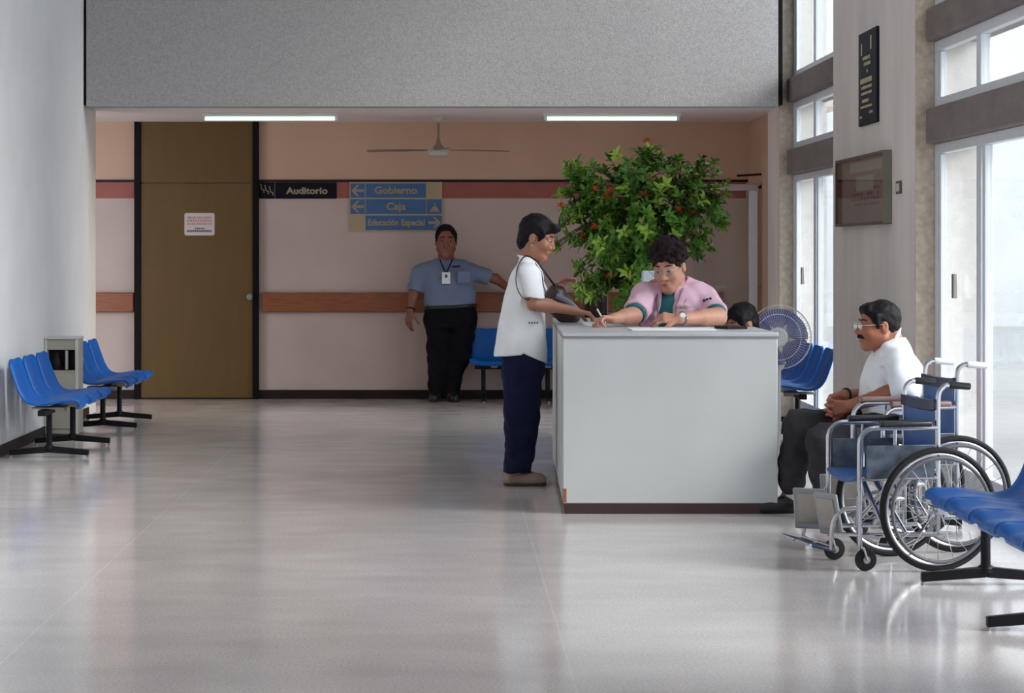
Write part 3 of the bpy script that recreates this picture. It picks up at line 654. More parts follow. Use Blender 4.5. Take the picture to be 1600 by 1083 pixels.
# ================================================================ wheelchairs
# local frame: +x forward, +y left, origin on the floor under the middle of the rear axle
def wheelchair(loc, rz, label, arm_dz, hnd_dz, pad, grip, pad_front):
    r = thing('wheelchair', loc, label, 'wheelchair', 'folding wheelchairs of the lobby', rz)
    R = 0.272; HW = 0.190; wx = 0.03
    fx = 0.365                                     # front post
    zs = 0.405; za = 0.63 + arm_dz; zh = 0.805 + hnd_dz
    for s in (1, -1):
        yw = s * (HW + 0.075); ys = s * (HW)
        # drive wheel: tyre > rim, push rim, spokes, hub
        w = MB().torus((wx, yw, R), (0, 1, 0), R - 0.014, 0.0145, 64, 10).build('drive_wheel', M['rubber'], r)
        MB().torus((wx, yw, R), (0, 1, 0), R - 0.031, 0.009, 64, 8).build('rim', M['chrome'], w)
        MB().torus((wx, yw + s * 0.035, R), (0, 1, 0), R - 0.045, 0.0085, 64, 8).build('push_rim', M['grey_rubber'], w)
        b = MB()
        for q in range(20):
            a = 2 * PI * q / 20; a2 = a + (0.5 if q % 2 else -0.5)
            b.tube([(0.026 * math.cos(a2), yw + s * 0.012 * (1 if q % 2 else -1), R + 0.026 * math.sin(a2)), ((R - 0.035) * math.cos(a), yw, R + (R - 0.035) * math.sin(a))], 0.0014, 5)
        for q in range(5):
            a = 2 * PI * q / 5 + 0.3
            b.tube([((R - 0.035) * math.cos(a), yw, R + (R - 0.035) * math.sin(a)), ((R - 0.045) * math.cos(a), yw + s * 0.034, R + (R - 0.045) * math.sin(a))], 0.004, 6)
        b.v = [(p_[0] + wx, p_[1], p_[2]) for p_ in b.v]; b.build('spokes', M['chrome'], w)
        MB().lathe([(0, -0.04), (0.02, -0.04), (0.027, -0.02), (0.018, 0), (0.027, 0.02), (0.02, 0.04), (0, 0.04)], 14, Matrix.Translation((wx, yw, R)) @ Matrix.Rotation(PI / 2, 4, 'X')).build('hub', M['chrome'], w)
        # side frame
        b = MB(); t = 0.0115
        b.tube(smooth_path([(0.0, ys, 0.16), (0.0, ys, 0.5), (0.0, ys, 0.70), (-0.005, ys, zh - 0.03), (-0.03, ys, zh), (-0.055, ys, zh + 0.005)], 4), t, 10)       # back post
        b.tube([(fx, ys, 0.115), (fx, ys, 0.30)] + arc((fx - 0.07, ys, za - 0.075), (1, 0, 0), (0, 0, 1), 0.07, 0, PI / 2, 6) + [(0.26, ys, za - 0.005), (0.0, ys, za - 0.005)], t, 10)   # front post + arm rail
        b.tube([(fx, ys, 0.155), (-0.06, ys, 0.155)], t * 0.9, 10)              # lower rail
        b.tube([(fx, ys, zs), (0.0, ys, zs)], t * 0.9, 10)                      # seat rail
        b.tube([(wx, ys, R), (wx, yw, R)], 0.012, 8); b.tube([(0.0, ys, R), (wx + 0.02, ys, R)], 0.012, 8)
        b.tube([(0.03, ys, 0.155), (0.03, ys, 0.4)], 0.008, 8); b.tube([(0.2, ys, za), (0.2, ys, zs)], 0.008, 8)
        b.build('side_frame', M['chrome'], r)
        MB().span((0.02, ys + s * 0.012, zs + 0.0), (fx - 0.025, ys + s * 0.016, zs + 0.145)).build('skirt_guard', M['skirt_panel'], r, bevel=0.002)
        b = MB(); b.box((0.03 + pad_front / 2, ys, za + 0.012), (pad_front, 0.045, 0.026)); b.build('armrest_pad', M[pad], r, bevel=0.010, bseg=3)
        MB().tube([(-0.052, ys, zh + 0.005), (-0.06, ys, zh + 0.005), (-0.15, ys, zh - 0.002)], [0.0135, 0.0165, 0.0155], 10).build('push_grip', M[grip], r)
        # caster
        c = MB(); c.tube([(fx, ys, 0.155), (fx, ys, 0.112)], 0.013, 10)
        c.tube([(fx, ys, 0.115), (fx - 0.012, ys + 0.021, 0.10), (fx - 0.028, ys + 0.021, 0.05)], 0.006, 8); c.tube([(fx, ys, 0.115), (fx - 0.012, ys - 0.021, 0.10), (fx - 0.028, ys - 0.021, 0.05)], 0.006, 8)
        ca_ = c.build('caster', M['chrome'], r)
        MB().lathe([(0, -0.013), (0.03, -0.013), (0.047, -0.010), (0.050, 0), (0.047, 0.010), (0.03, 0.013), (0, 0.013)], 24, Matrix.Translation((fx - 0.028, ys, 0.05)) @ Matrix.Rotation(PI / 2, 4, 'X')).build('caster_wheel', M['rubber'], ca_)
        MB().lathe([(0, -0.017), (0.016, -0.017), (0.02, 0), (0.016, 0.017), (0, 0.017)], 16, Matrix.Translation((fx - 0.028, ys, 0.05)) @ Matrix.Rotation(PI / 2, 4, 'X')).build('caster_hub', M['grey_metal'], ca_)
        # leg rest: hanger, calf panel, foot plate
        h = MB(); h.tube(smooth_path([(fx, ys, 0.275), (fx + 0.03, ys - s * 0.005, 0.278), (fx + 0.085, ys - s * 0.01, 0.262), (fx + 0.115, ys - s * 0.015, 0.215), (fx + 0.125, ys - s * 0.015, 0.14), (fx + 0.128, ys - s * 0.015, 0.095)], 4), 0.0105, 10)
        h.tube([(fx + 0.012, ys, 0.33), (fx + 0.012, ys, 0.20)], 0.0085, 8)
        h.tube([(fx + 0.0, ys, 0.16), (fx + 0.12, ys - s * 0.015, 0.165)], 0.0085, 8)
        hg = h.build('leg_rest', M['chrome'], r)
        f = MB(); f.box((fx + 0.165, ys - s * 0.095, 0.105), (0.13, 0.17, 0.016), (0, -0.25, 0)); f.build('foot_plate', M['dark_vinyl'], hg, bevel=0.006)
        f = MB(); f.tube([(fx + 0.225, ys - s * 0.005, 0.118), (fx + 0.225, ys - s * 0.185, 0.118)], 0.0075, 8); f.tube([(fx + 0.128, ys - s * 0.015, 0.11), (fx + 0.128, ys - s * 0.17, 0.11)], 0.008, 8); f.build('foot_plate_rim', M['chrome'], hg)
        yw_ = 0.95 if s < 0 else 0.35
        p = MB(); p.box((fx + 0.115, ys - s * 0.075, 0.245), (0.015, 0.15, 0.19), (0, 0.22, yw_)); pp = p.build('calf_panel', M['calf_panel'], hg, bevel=0.006)
        MB().box((fx + 0.115 + 0.009 * math.cos(yw_), ys - s * 0.075 + 0.009 * math.sin(yw_), 0.247), (0.010, 0.11, 0.14), (0, 0.22, yw_)).build('panel_inset', M['grey_metal'], hg, bevel=0.003)
    # slings
    b = MB(); n, m = 8, 8
    for i in range(n + 1):
        for j in range(m + 1):
            s_ = -1 + 2 * j / m
            b.v.append((0.005 + (fx + 0.005) * i / n, s_ * HW, zs + 0.012 - 0.035 * (1 - s_ * s_)))
    for i in range(n):
        for j in range(m): k0 = i * (m + 1) + j; b.f.append((k0, k0 + 1, k0 + m + 2, k0 + m + 1))
    b.build('seat_sling', M['navy_vinyl'], r, ang=60, solid=0.012)
    b = MB()
    for i in range(n + 1):
        z = 0.46 + (zh - 0.06 - 0.46) * i / n
        for j in range(m + 1):
            s_ = -1 + 2 * j / m
            b.v.append((0.002 - 0.03 * (1 - s_ * s_), s_ * HW, z - (0.012 * (1 - s_ * s_) if i == n else 0)))
    for i in range(n):
        for j in range(m): k0 = i * (m + 1) + j; b.f.append((k0, k0 + 1, k0 + m + 2, k0 + m + 1))
    b.build('backrest_sling', M['navy_vinyl'], r, ang=60, solid=0.014)
    b = MB()
    for j in range(m + 1):
        s_ = -1 + 2 * j / m
        for (dx, dz) in ((0.0, -0.035), (0.010, -0.03), (0.010, 0.012), (-0.012, 0.012)):
            b.v.append((0.004 - 0.03 * (1 - s_ * s_) + dx, s_ * HW * 1.02, zh - 0.07 - 0.012 * (1 - s_ * s_) + dz))
    for j in range(m):
        for q in range(3): k0 = j * 4 + q; b.f.append((k0, k0 + 1, k0 + 5, k0 + 4))
    b.build('backrest_hem', M['dark_vinyl'], r, ang=60, solid=0.005)
    b = MB()
    b.tube([(0.17, -HW, zs), (0.15, HW, 0.16)], 0.011, 10); b.tube([(0.13, HW, zs), (0.15, -HW, 0.16)], 0.011, 10)
    b.tube([(0.22, -HW, zs), (0.24, HW, 0.16)], 0.011, 10); b.tube([(0.20, HW, zs), (0.24, -HW, 0.16)], 0.011, 10)
    b.build('cross_brace', M['chrome'], r)
    return r
yawA = math.atan2(-0.2, -0.98)
fwd = Vector((math.cos(yawA), math.sin(yawA), 0)); lft = Vector((-fwd.y, fwd.x, 0))
near = Vector((2.159, 10.36, 0))                 # near drive wheel of the front chair
ax = near - lft * 0.265 - fwd * 0.03
wheelchair(ax, yawA, 'front chrome wheelchair with black armrest pads and blue seat beside the near bench', 0.0, 0.0, 'pad_black', 'pad_black', 0.24)
wheelchair(ax + Vector((0.225, 0.66, 0)), yawA, 'rear chrome wheelchair with brown armrest pads and white grips behind the front one', 0.045, 0.06, 'pad_brown', 'white_plastic', 0.30)

# ================================================================ pedestal fan
FYp = 15.1; sc = FYp / FPX
pf = thing('pedestal_fan', ((1220 - CX) * sc, FYp + 0.05, 0), 'white pedestal fan with blue blades behind the counter', 'fan')
zc = CAMH - (527 - CY) * sc; RG = 50 * sc
tilt = Matrix.Translation((0, 0, zc)) @ Matrix.Rotation(math.radians(-18), 4, 'Z') @ Matrix.Rotation(PI / 2, 4, 'X')      # local +z looks at the camera
MB().lathe([(0, 0), (0.17, 0), (0.17, 0.015), (0.05, 0.035), (0.022, 0.06), (0, 0.06)], 28).build('base', M['white_plastic'], pf)
MB().tube([(0, 0.03, 0.04), (0, 0.03, zc - 0.05)], 0.013, 10).build('pole', M['white_plastic'], pf)
b = MB(); b.lathe([(0, -0.14), (0.04, -0.135), (0.055, -0.10), (0.055, -0.05), (0.03, -0.035), (0, -0.035)], 20, tilt); b.build('motor_housing', M['white_plastic'], pf)
b = MB()
for (R_, z) in ((RG, 0.0), (RG * 0.995, 0.03), (RG * 0.72, 0.052), (RG * 0.72, -0.045)):
    b.tube([tilt @ Vector((R_ * math.cos(2 * PI * q / 48), R_ * math.sin(2 * PI * q / 48), z)) for q in range(48)], 0.0022, 6, closed=True)
for q in range(64):
    a = 2 * PI * q / 64
    for (z0, z1) in ((0.058, 0.02), (-0.05, 0.005)):
        b.tube([tilt @ Vector((r_ * math.cos(a), r_ * math.sin(a), z)) for (r_, z) in ((0.055, z0), (RG * 0.7, z0 * 0.92), (RG * 0.93, (z0 + z1) / 2), (RG, z1))], 0.0009, 4, cap=False)
b.build('wire_guard', M['white_plastic'], pf)
MB().lathe([(0, 0.052), (0.06, 0.052), (0.064, 0.058), (0.055, 0.068), (0, 0.07)], 28, tilt).build('front_badge', M['white_plastic'], pf)
for q in range(5):
    a = 2 * PI * q / 5 + 0.35; b = MB(); n = 10
    for i in range(n + 1):
        t = i / n; r_ = 0.03 + (RG * 0.88 - 0.03) * t; hw = (0.10 + 0.60 * math.sin(min(1, t * 1.15) * PI * 0.62)) * (1 if t < 0.9 else 0.93)
        for j in range(7):
            s_ = -1 + j / 3; b.v.append((r_ * math.cos(a + s_ * hw + 0.2 * t), r_ * math.sin(a + s_ * hw + 0.2 * t), 0.005 + s_ * 0.022 * (0.5 + t / 2)))
    for i in range(n):
        for j in range(6): k0 = i * 7 + j; b.f.append((k0, k0 + 1, k0 + 8, k0 + 7))
    b.xf(tilt); b.build('blade', M['fan_blue'], pf, ang=60, solid=0.003)

# ================================================================ chair behind the counter with arched dark back, and the pale blue desk chair
SY = 17.1; s_ = SY / FPX
x0, x1 = (917 - CX) * s_, (948 - CX) * s_; xm = (x0 + x1) / 2
wc = thing('wooden_chair', (xm, SY + 0.15, 0), 'dark maroon wooden chair with arched back half hidden by the plant', 'chair')
hw = (x1 - x0) / 2; zt = CAMH - (432 - CY) * s_
b = MB(); b.tube([(-hw, 0, 0.44), (-hw, 0.02, zt - hw)] + arc((0, 0.02, zt - hw), (-1, 0, 0), (0, 0, 1), hw, 0.1, PI - 0.1, 12) + [(hw, 0.02, zt - hw), (hw, 0, 0.44)], 0.02, 10)
b.build('back_frame', M['dark_wood'], wc)
MB().span((-hw * 0.92, 0.012, 0.5), (hw * 0.92, 0.03, zt - hw * 0.55)).build('back_splat', M['dark_wood'], wc, bevel=0.004)
MB().box((0, -0.19, 0.44), (0.36, 0.38, 0.03)).build('seat', M['dark_wood'], wc, bevel=0.01)
for sx_q in (-1, 1):
    for sy_q in (-0.35, 0.0): MB().tube([(sx_q * 0.1, sy_q, 0.43), (sx_q * 0.11, sy_q, 0)], 0.017, 10).build('leg', M['dark_wood'], wc)
NY = 14.30; s_ = NY / FPX
dc = thing('desk_chair', ((1037 - CX) * s_, NY - 0.03, 0), 'pale blue desk chair with upright back behind the nurse in pink', 'chair')
zt = CAMH - (423 - CY) * s_
b = MB(); b.box((-0.012, 0.05, zt - 0.25), (0.24, 0.035, 0.50)); b.build('backrest', M['lightblue_vinyl'], dc, bevel=0.012, bseg=3)
MB().box((0, -0.20, 0.60), (0.42, 0.42, 0.05)).build('seat', M['lightblue_vinyl'], dc, bevel=0.02, bseg=3)
b = MB(); b.tube([(0, -0.2, 0.58), (0, -0.2, 0.06)], 0.025, 12); b.tube([(0, -0.02, 0.60), (0, 0.05, 0.63), (0, 0.075, 0.8)], 0.014, 8); b.build('column', M['black_metal'], dc)
b = MB()
for q in range(5):
    a = 2 * PI * q / 5; b.tube([(0, -0.2, 0.07), (0.25 * math.cos(a), -0.2 + 0.25 * math.sin(a), 0.02)], 0.018, 8)
b.build('star_base', M['black_metal'], dc)

# ================================================================ leafy plant in a pot
PY = 16.4; s_ = PY / FPX
pl = thing('potted_plant', ((1000 - CX) * s_, PY, 0), 'tall leafy green potted shrub with orange flower clusters behind the counter', 'plant')
pc = Vector(pl.location)
MB().lathe([(0, 0), (0.17, 0), (0.20, 0.05), (0.25, 0.42), (0.27, 0.44), (0.27, 0.48), (0.245, 0.48), (0.235, 0.42), (0, 0.42)], 28).build('pot', M['terracotta'], pl)
MB().lathe([(0, 0.43), (0.236, 0.43)], 24).build('soil', M['soil'], pl)
random.seed(21); RND = random.Random(77)
def lp(x, y, dy=0): return W(x, y, PY + dy) - pc
# crown outline in the photo: blobs (x, y, radius px); branch tips are drawn from them
blobs = [(1003, 250, 28, 12), (962, 262, 26, 12), (900, 265, 20, 11), (925, 268, 22, 10), (950, 300, 40, 30), (1010, 290, 45, 34), (1060, 285, 38, 26), (1095, 262, 26, 9), (1112, 262, 14, 5), (1020, 240, 14, 6), (1058, 250, 14, 7),
         (930, 330, 32, 18), (895, 325, 20, 9), (975, 345, 50, 48), (1040, 335, 50, 46), (1090, 325, 38, 24), (1125, 300, 20, 6), (1132, 345, 14, 5), (940, 375, 28, 20), (985, 395, 45, 44), (1030, 385, 42, 36), (1080, 368, 34, 16),
         (975, 430, 28, 26), (1000, 455, 26, 22), (985, 478, 22, 14), (955, 365, 36, 22), (1105, 385, 12, 4), (1092, 398, 8, 3), (908, 378, 14, 5), (878, 352, 8, 3), (868, 385, 12, 5), (905, 420, 10, 4), (915, 448, 26, 15), (935, 455, 18, 10), (965, 400, 30, 22), (1010, 360, 46, 36), (1120, 320, 16, 6), (920, 300, 22, 8), (885, 300, 14, 4)]
trunk_top = lp(1003, 470)
leafs, young, flw, stems = MB(), MB(), MB(), MB()
nodes = [Vector((0.0, 0, 0.43)), Vector((0.01, 0, 0.7)), trunk_top]
stems.tube([(0, 0, 0.42), (0.02, 0.01, 0.7), trunk_top], [0.03, 0.025, 0.02], 8)
main = []
for (bx, by) in ((930, 340), (975, 300), (1010, 270), (1055, 310), (1090, 330), (985, 380), (1035, 370), (905, 300)):
    e = lp(bx, by, RND.uniform(-0.2, 0.2)); p = smooth_path([trunk_top, trunk_top.lerp(e, 0.5) + Vector((RND.uniform(-.04, .04), RND.uniform(-.1, .1), 0.03)), e], 5)
    stems.tube(p, [0.013 - 0.008 * i / (len(p) - 1) for i in range(len(p))], 6, cap=False); main += p
main += [trunk_top, trunk_top - Vector((0, 0, .15))]
def leaf(b, p, d, n, Ln, Wd_):
    d = d.normalized(); n = (n - d * n.dot(d))
    if n.length < 1e-3: n = d.orthogonal()
    n.normalize(); s = d.cross(n)
    vs = []
    prof_ = ((0, 0.06, 0), (0.25, 0.8, 0.03), (0.55, 1.0, 0.03), (0.8, 0.62, -0.02), (1.0, 0.03, -0.12))
    for (t, w, zz) in prof_:
        c = p + d * (Ln * t) + n * (Ln * zz)
        vs += [c + s * (Wd_ * w) + n * (Wd_ * 0.35 * w), c, c - s * (Wd_ * w) + n * (Wd_ * 0.35 * w)]
    fs = []
    for i in range(4):
        k0 = i * 3; fs += [(k0, k0 + 1, k0 + 4, k0 + 3), (k0 + 1, k0 + 2, k0 + 5, k0 + 4)]
    b.add(vs, fs)
def rosette(p, out, k, yng=False, size=1.0):
    b = young if yng else leafs
    axis = (out + Vector((RND.uniform(-.4, .4), RND.uniform(-.4, .4), 0.5))).normalized()
    u = axis.orthogonal().normalized(); v = axis.cross(u)
    a0 = RND.uniform(0, 6.28)
    for q in range(k):
        a = a0 + q * 2.4; tl = RND.uniform(0.25, 1.0)
        d = (u * math.cos(a) + v * math.sin(a)) + axis * tl
        leaf(b, p + axis * (-0.008 * q), d, axis * 1.0 - d * 0.2, size * RND.uniform(0.046, 0.078), size * RND.uniform(0.011, 0.018))
tips = []
for (bx, by, br, cnt) in blobs:
    for q in range(cnt):
        rr = br * math.sqrt(RND.random()); a = RND.uniform(0, 6.28)
        tips.append(lp(bx + rr * math.cos(a), by + rr * math.sin(a) * 0.8, RND.gauss(0, 0.20 if br > 25 else 0.10)))
ctr = lp(1010, 345)
for p in tips:
    base = min(main, key=lambda q_: (q_ - p).length)
    if (base - p).length > 0.02:
        mid = base.lerp(p, 0.5) + Vector((0, 0, 0.015)); stems.tube([base, mid, p], [0.004, 0.0033, 0.0022], 5, cap=False)
    rosette(p, (p - ctr).normalized(), RND.randint(6, 8), RND.random() < 0.42)
    if (base - p).length > 0.12 and RND.random() < 0.8: rosette(base.lerp(p, 0.6), (p - base).normalized(), 5, RND.random() < 0.15)
for (fx_, fy_) in ((877, 322), (912, 372), (1015, 278), (1012, 222), (955, 300), (948, 308), (1012, 385), (943, 392), (1088, 308), (1082, 335), (930, 298), (985, 430), (952, 432), (1010, 305), (1060, 330), (930, 357)):
    c = lp(fx_, fy_, -0.22 if 920 < fx_ < 1070 else -0.05)
    for q in range(18):
        d = Vector((RND.uniform(-1, 1), RND.uniform(-1, 1), RND.uniform(-0.2, 1))); leaf(flw, c + d * 0.008, d, Vector((0, 0, 1)), 0.034, 0.009)
stems.build('stem', M['bark'], pl)
o = leafs.build('foliage', M['leaf'], pl, ang=80); o['kind'] = 'stuff'
o = young.build('young_foliage', M['leaf_young'], pl, ang=80); o['kind'] = 'stuff'
o = flw.build('flower_clusters', M['flower'], pl, ang=80); o['kind'] = 'stuff'
# ================================================================ people: distance-field bodies meshed as one continuous surface
def _v(p): return np.array(p, dtype=np.float32)
class SDF:
    def __init__(s): s.ops = []; s.post = []
    def cap(s, a, b, ra, rb=None, k=0.02, op='u'):
        rb = ra if rb is None else rb; a, b = _v(a), _v(b); R = max(ra, rb); ab = b - a; L2 = float(ab @ ab) + 1e-9
        def f(x, y, z):
            px, py, pz = x - a[0], y - a[1], z - a[2]
            t = np.clip((px * ab[0] + py * ab[1] + pz * ab[2]) / L2, 0, 1)
            return np.sqrt((px - t * ab[0]) ** 2 + (py - t * ab[1]) ** 2 + (pz - t * ab[2]) ** 2) - (ra + (rb - ra) * t)
        s.ops.append((op, f, np.minimum(a, b) - R, np.maximum(a, b) + R, k)); return s
    def chain(s, pts, rs, k=0.02, op='u'):
        for i in range(len(pts) - 1): s.cap(pts[i], pts[i + 1], rs[i], rs[i + 1], k, op)
        return s
    def ell(s, c, r, k=0.02, op='u', Mx=None):
        c = _v(c); r = _v(r); Rm = np.array(Mx, dtype=np.float32) if Mx is not None else None; R = float(r.max())
        def f(x, y, z):
            px, py, pz = x - c[0], y - c[1], z - c[2]
            if Rm is not None:     # columns of Mx are the local axes
                px, py, pz = (px * Rm[0, i] + py * Rm[1, i] + pz * Rm[2, i] for i in range(3))
            k0 = np.sqrt((px / r[0]) ** 2 + (py / r[1]) ** 2 + (pz / r[2]) ** 2)
            k1 = np.sqrt((px / r[0] ** 2) ** 2 + (py / r[1] ** 2) ** 2 + (pz / r[2] ** 2) ** 2) + 1e-6
            return k0 * (k0 - 1) / k1
        e = np.full(3, R) if Rm is not None else r
        s.ops.append((op, f, c - e, c + e, k)); return s
    def loft(s, rows, k=0.02, op='u', yaw=0.0, pw=2.3):
        """rows (cx, cy, cz, rx, ry) by rising cz; elliptical sections turned by yaw about z"""
        rows = sorted(rows, key=lambda r: r[2]); A = np.array(rows, dtype=float); zz = A[:, 2]
        zd = np.linspace(zz[0], zz[-1], 60); D = []
        for c in (0, 1, 3, 4):
            m = np.gradient(A[:, c], zz) if len(zz) > 2 else np.full(len(zz), (A[-1, c] - A[0, c]) / (zz[-1] - zz[0]))
            i = np.clip(np.searchsorted(zz, zd) - 1, 0, len(zz) - 2); h = zz[i + 1] - zz[i]; t = (zd - zz[i]) / h
            D.append((2 * t**3 - 3 * t**2 + 1) * A[i, c] + (t**3 - 2 * t**2 + t) * h * m[i] + (-2 * t**3 + 3 * t**2) * A[i + 1, c] + (t**3 - t**2) * h * m[i + 1])
        ca, sa = math.cos(yaw), math.sin(yaw)
        def f(x, y, z):
            z1 = np.broadcast_to(z, z.shape).ravel(); q = [np.interp(z1, zd, d).astype(np.float32).reshape(z.shape) for d in D]
            px, py = x - q[0], y - q[1]; u = px * ca + py * sa; v = -px * sa + py * ca
            kk = (np.abs(u / q[2]) ** pw + np.abs(v / q[3]) ** pw) ** (1 / pw)
            d = (kk - 1) * np.minimum(q[2], q[3]) * 0.9
            return np.maximum(d, np.maximum(z - zz[-1], zz[0] - z))
        R = max(A[:, 3].max(), A[:, 4].max()) * 1.05
        s.ops.append((op, f, _v((A[:, 0].min() - R, A[:, 1].min() - R, zz[0])), _v((A[:, 0].max() + R, A[:, 1].max() + R, zz[-1])), k)); return s
    def box(s, c, h, Mx=None, r=0.005, k=0.01, op='u'):
        c = _v(c); Rm = np.array(Mx, dtype=np.float32) if Mx is not None else np.eye(3, dtype=np.float32)
        def f(x, y, z):
            px, py, pz = x - c[0], y - c[1], z - c[2]
            q = [np.abs(px * Rm[0, i] + py * Rm[1, i] + pz * Rm[2, i]) - (h[i] - r) for i in range(3)]
            return np.sqrt(sum(np.maximum(a, 0) ** 2 for a in q)) + np.minimum(np.maximum(q[0], np.maximum(q[1], q[2])), 0) - r
        R = float(np.linalg.norm(h)); s.ops.append((op, f, c - R, c + R, k)); return s
    def cut(s, p, n, k=0.004):
        """remove everything on the n side of the plane"""
        p, n = _v(p), _v(Vector(n).normalized())
        s.post.append((lambda x, y, z: (x - p[0]) * n[0] + (y - p[1]) * n[1] + (z - p[2]) * n[2], k)); return s
    def ripple(s, fn): s.post.append((fn, 'add')); return s
    def mesh(s, name, m, parent=None, h=0.006, smooth_it=0):
        us = [o for o in s.ops if o[0] == 'u']
        lo = np.min([o[2] for o in us], axis=0) - 4 * h; hi = np.max([o[3] for o in us], axis=0) + 4 * h
        n = np.ceil((hi - lo) / h).astype(int) + 1
        ax = [(lo[i] + h * np.arange(n[i])).astype(np.float32) for i in range(3)]
        F = np.full(tuple(n), 1.0, dtype=np.float32)
        for (op, f, a, b, k) in s.ops:
            i0 = [max(0, int((a[i] - lo[i] - k - 2 * h) / h)) for i in range(3)]; i1 = [min(n[i], int((b[i] - lo[i] + k + 2 * h) / h) + 2) for i in range(3)]
            if any(i1[i] <= i0[i] for i in range(3)): continue
            sl = tuple(slice(i0[i], i1[i]) for i in range(3))
            d = f(ax[0][sl[0]][:, None, None], ax[1][sl[1]][None, :, None], ax[2][sl[2]][None, None, :]); G = F[sl]
            if op == 'u': hh = np.maximum(k - np.abs(G - d), 0) / k; F[sl] = np.minimum(G, d) - hh * hh * k * 0.25
            else: d = -d; hh = np.maximum(k - np.abs(G - d), 0) / k; F[sl] = np.maximum(G, d) + hh * hh * k * 0.25
        X, Y, Z = ax[0][:, None, None], ax[1][None, :, None], ax[2][None, None, :]
        for f, k in s.post:
            if k == 'add': F = F + np.where(np.abs(F) < 0.05, f(X, Y, Z), 0).astype(np.float32)
            else: d = np.broadcast_to(f(X, Y, Z), F.shape); hh = np.maximum(k - np.abs(F - d), 0) / k; F = np.maximum(F, d) + hh * hh * k * 0.25
        ins = F < 0
        cn = [ins[a:a + n[0] - 1, b:b + n[1] - 1, c:c + n[2] - 1] for a in (0, 1) for b in (0, 1) for c in (0, 1)]
        ct_ = sum(c.astype(np.int8) for c in cn); act = (ct_ > 0) & (ct_ < 8)
        I, J, K = np.nonzero(act); idx = -np.ones(act.shape, dtype=np.int32); idx[I, J, K] = np.arange(len(I))
        co = np.zeros((len(I), 3), dtype=np.float32); wt = np.zeros(len(I), dtype=np.float32)
        offs = [(a, b, c) for a in (0, 1) for b in (0, 1) for c in (0, 1)]
        for p in range(8):
            for q in range(p + 1, 8):
                A_, B_ = offs[p], offs[q]
                if sum(abs(A_[i] - B_[i]) for i in range(3)) != 1: continue
                fa = F[I + A_[0], J + A_[1], K + A_[2]]; fb = F[I + B_[0], J + B_[1], K + B_[2]]
                cr = (fa < 0) != (fb < 0); t = np.where(cr, fa / np.where(cr, fa - fb, 1), 0)
                for i in range(3): co[:, i] += np.where(cr, A_[i] + (B_[i] - A_[i]) * t, 0)
                wt += cr
        co = co / wt[:, None]; V = lo + (np.stack([I, J, K], 1) + co) * h
        fs = []
        for a in range(3):
            b, c = (a + 1) % 3, (a + 2) % 3
            sl0 = [slice(None)] * 3; sl1 = [slice(None)] * 3; sl0[a] = slice(0, n[a] - 1); sl1[a] = slice(1, n[a])
            ch = ins[tuple(sl0)] != ins[tuple(sl1)]; P = np.stack(np.nonzero(ch), 1)
            P = P[(P[:, b] > 0) & (P[:, c] > 0) & (P[:, b] < n[b] - 1) & (P[:, c] < n[c] - 1)]
            flip = ins[tuple(sl0)][P[:, 0], P[:, 1], P[:, 2]]
            def at(db, dc):
                Q = P.copy(); Q[:, b] += db; Q[:, c] += dc; return idx[Q[:, 0], Q[:, 1], Q[:, 2]]
            q = np.stack([at(-1, -1), at(0, -1), at(0, 0), at(-1, 0)], 1)
            q[~flip] = q[~flip][:, ::-1]; fs.append(q)
        fs = np.concatenate(fs); fs = fs[(fs >= 0).all(1)]
        me = bpy.data.meshes.new(name); me.from_pydata(V.tolist(), [], fs.tolist()); me.materials.append(m); me.update(); me.shade_smooth()
        o = bpy.data.objects.new(name, me); COL.objects.link(o)
        if parent is not None: o.parent = parent
        if smooth_it:
            md = o.modifiers.new('relax', 'SMOOTH'); md.factor = 0.5; md.iterations = smooth_it
        return o

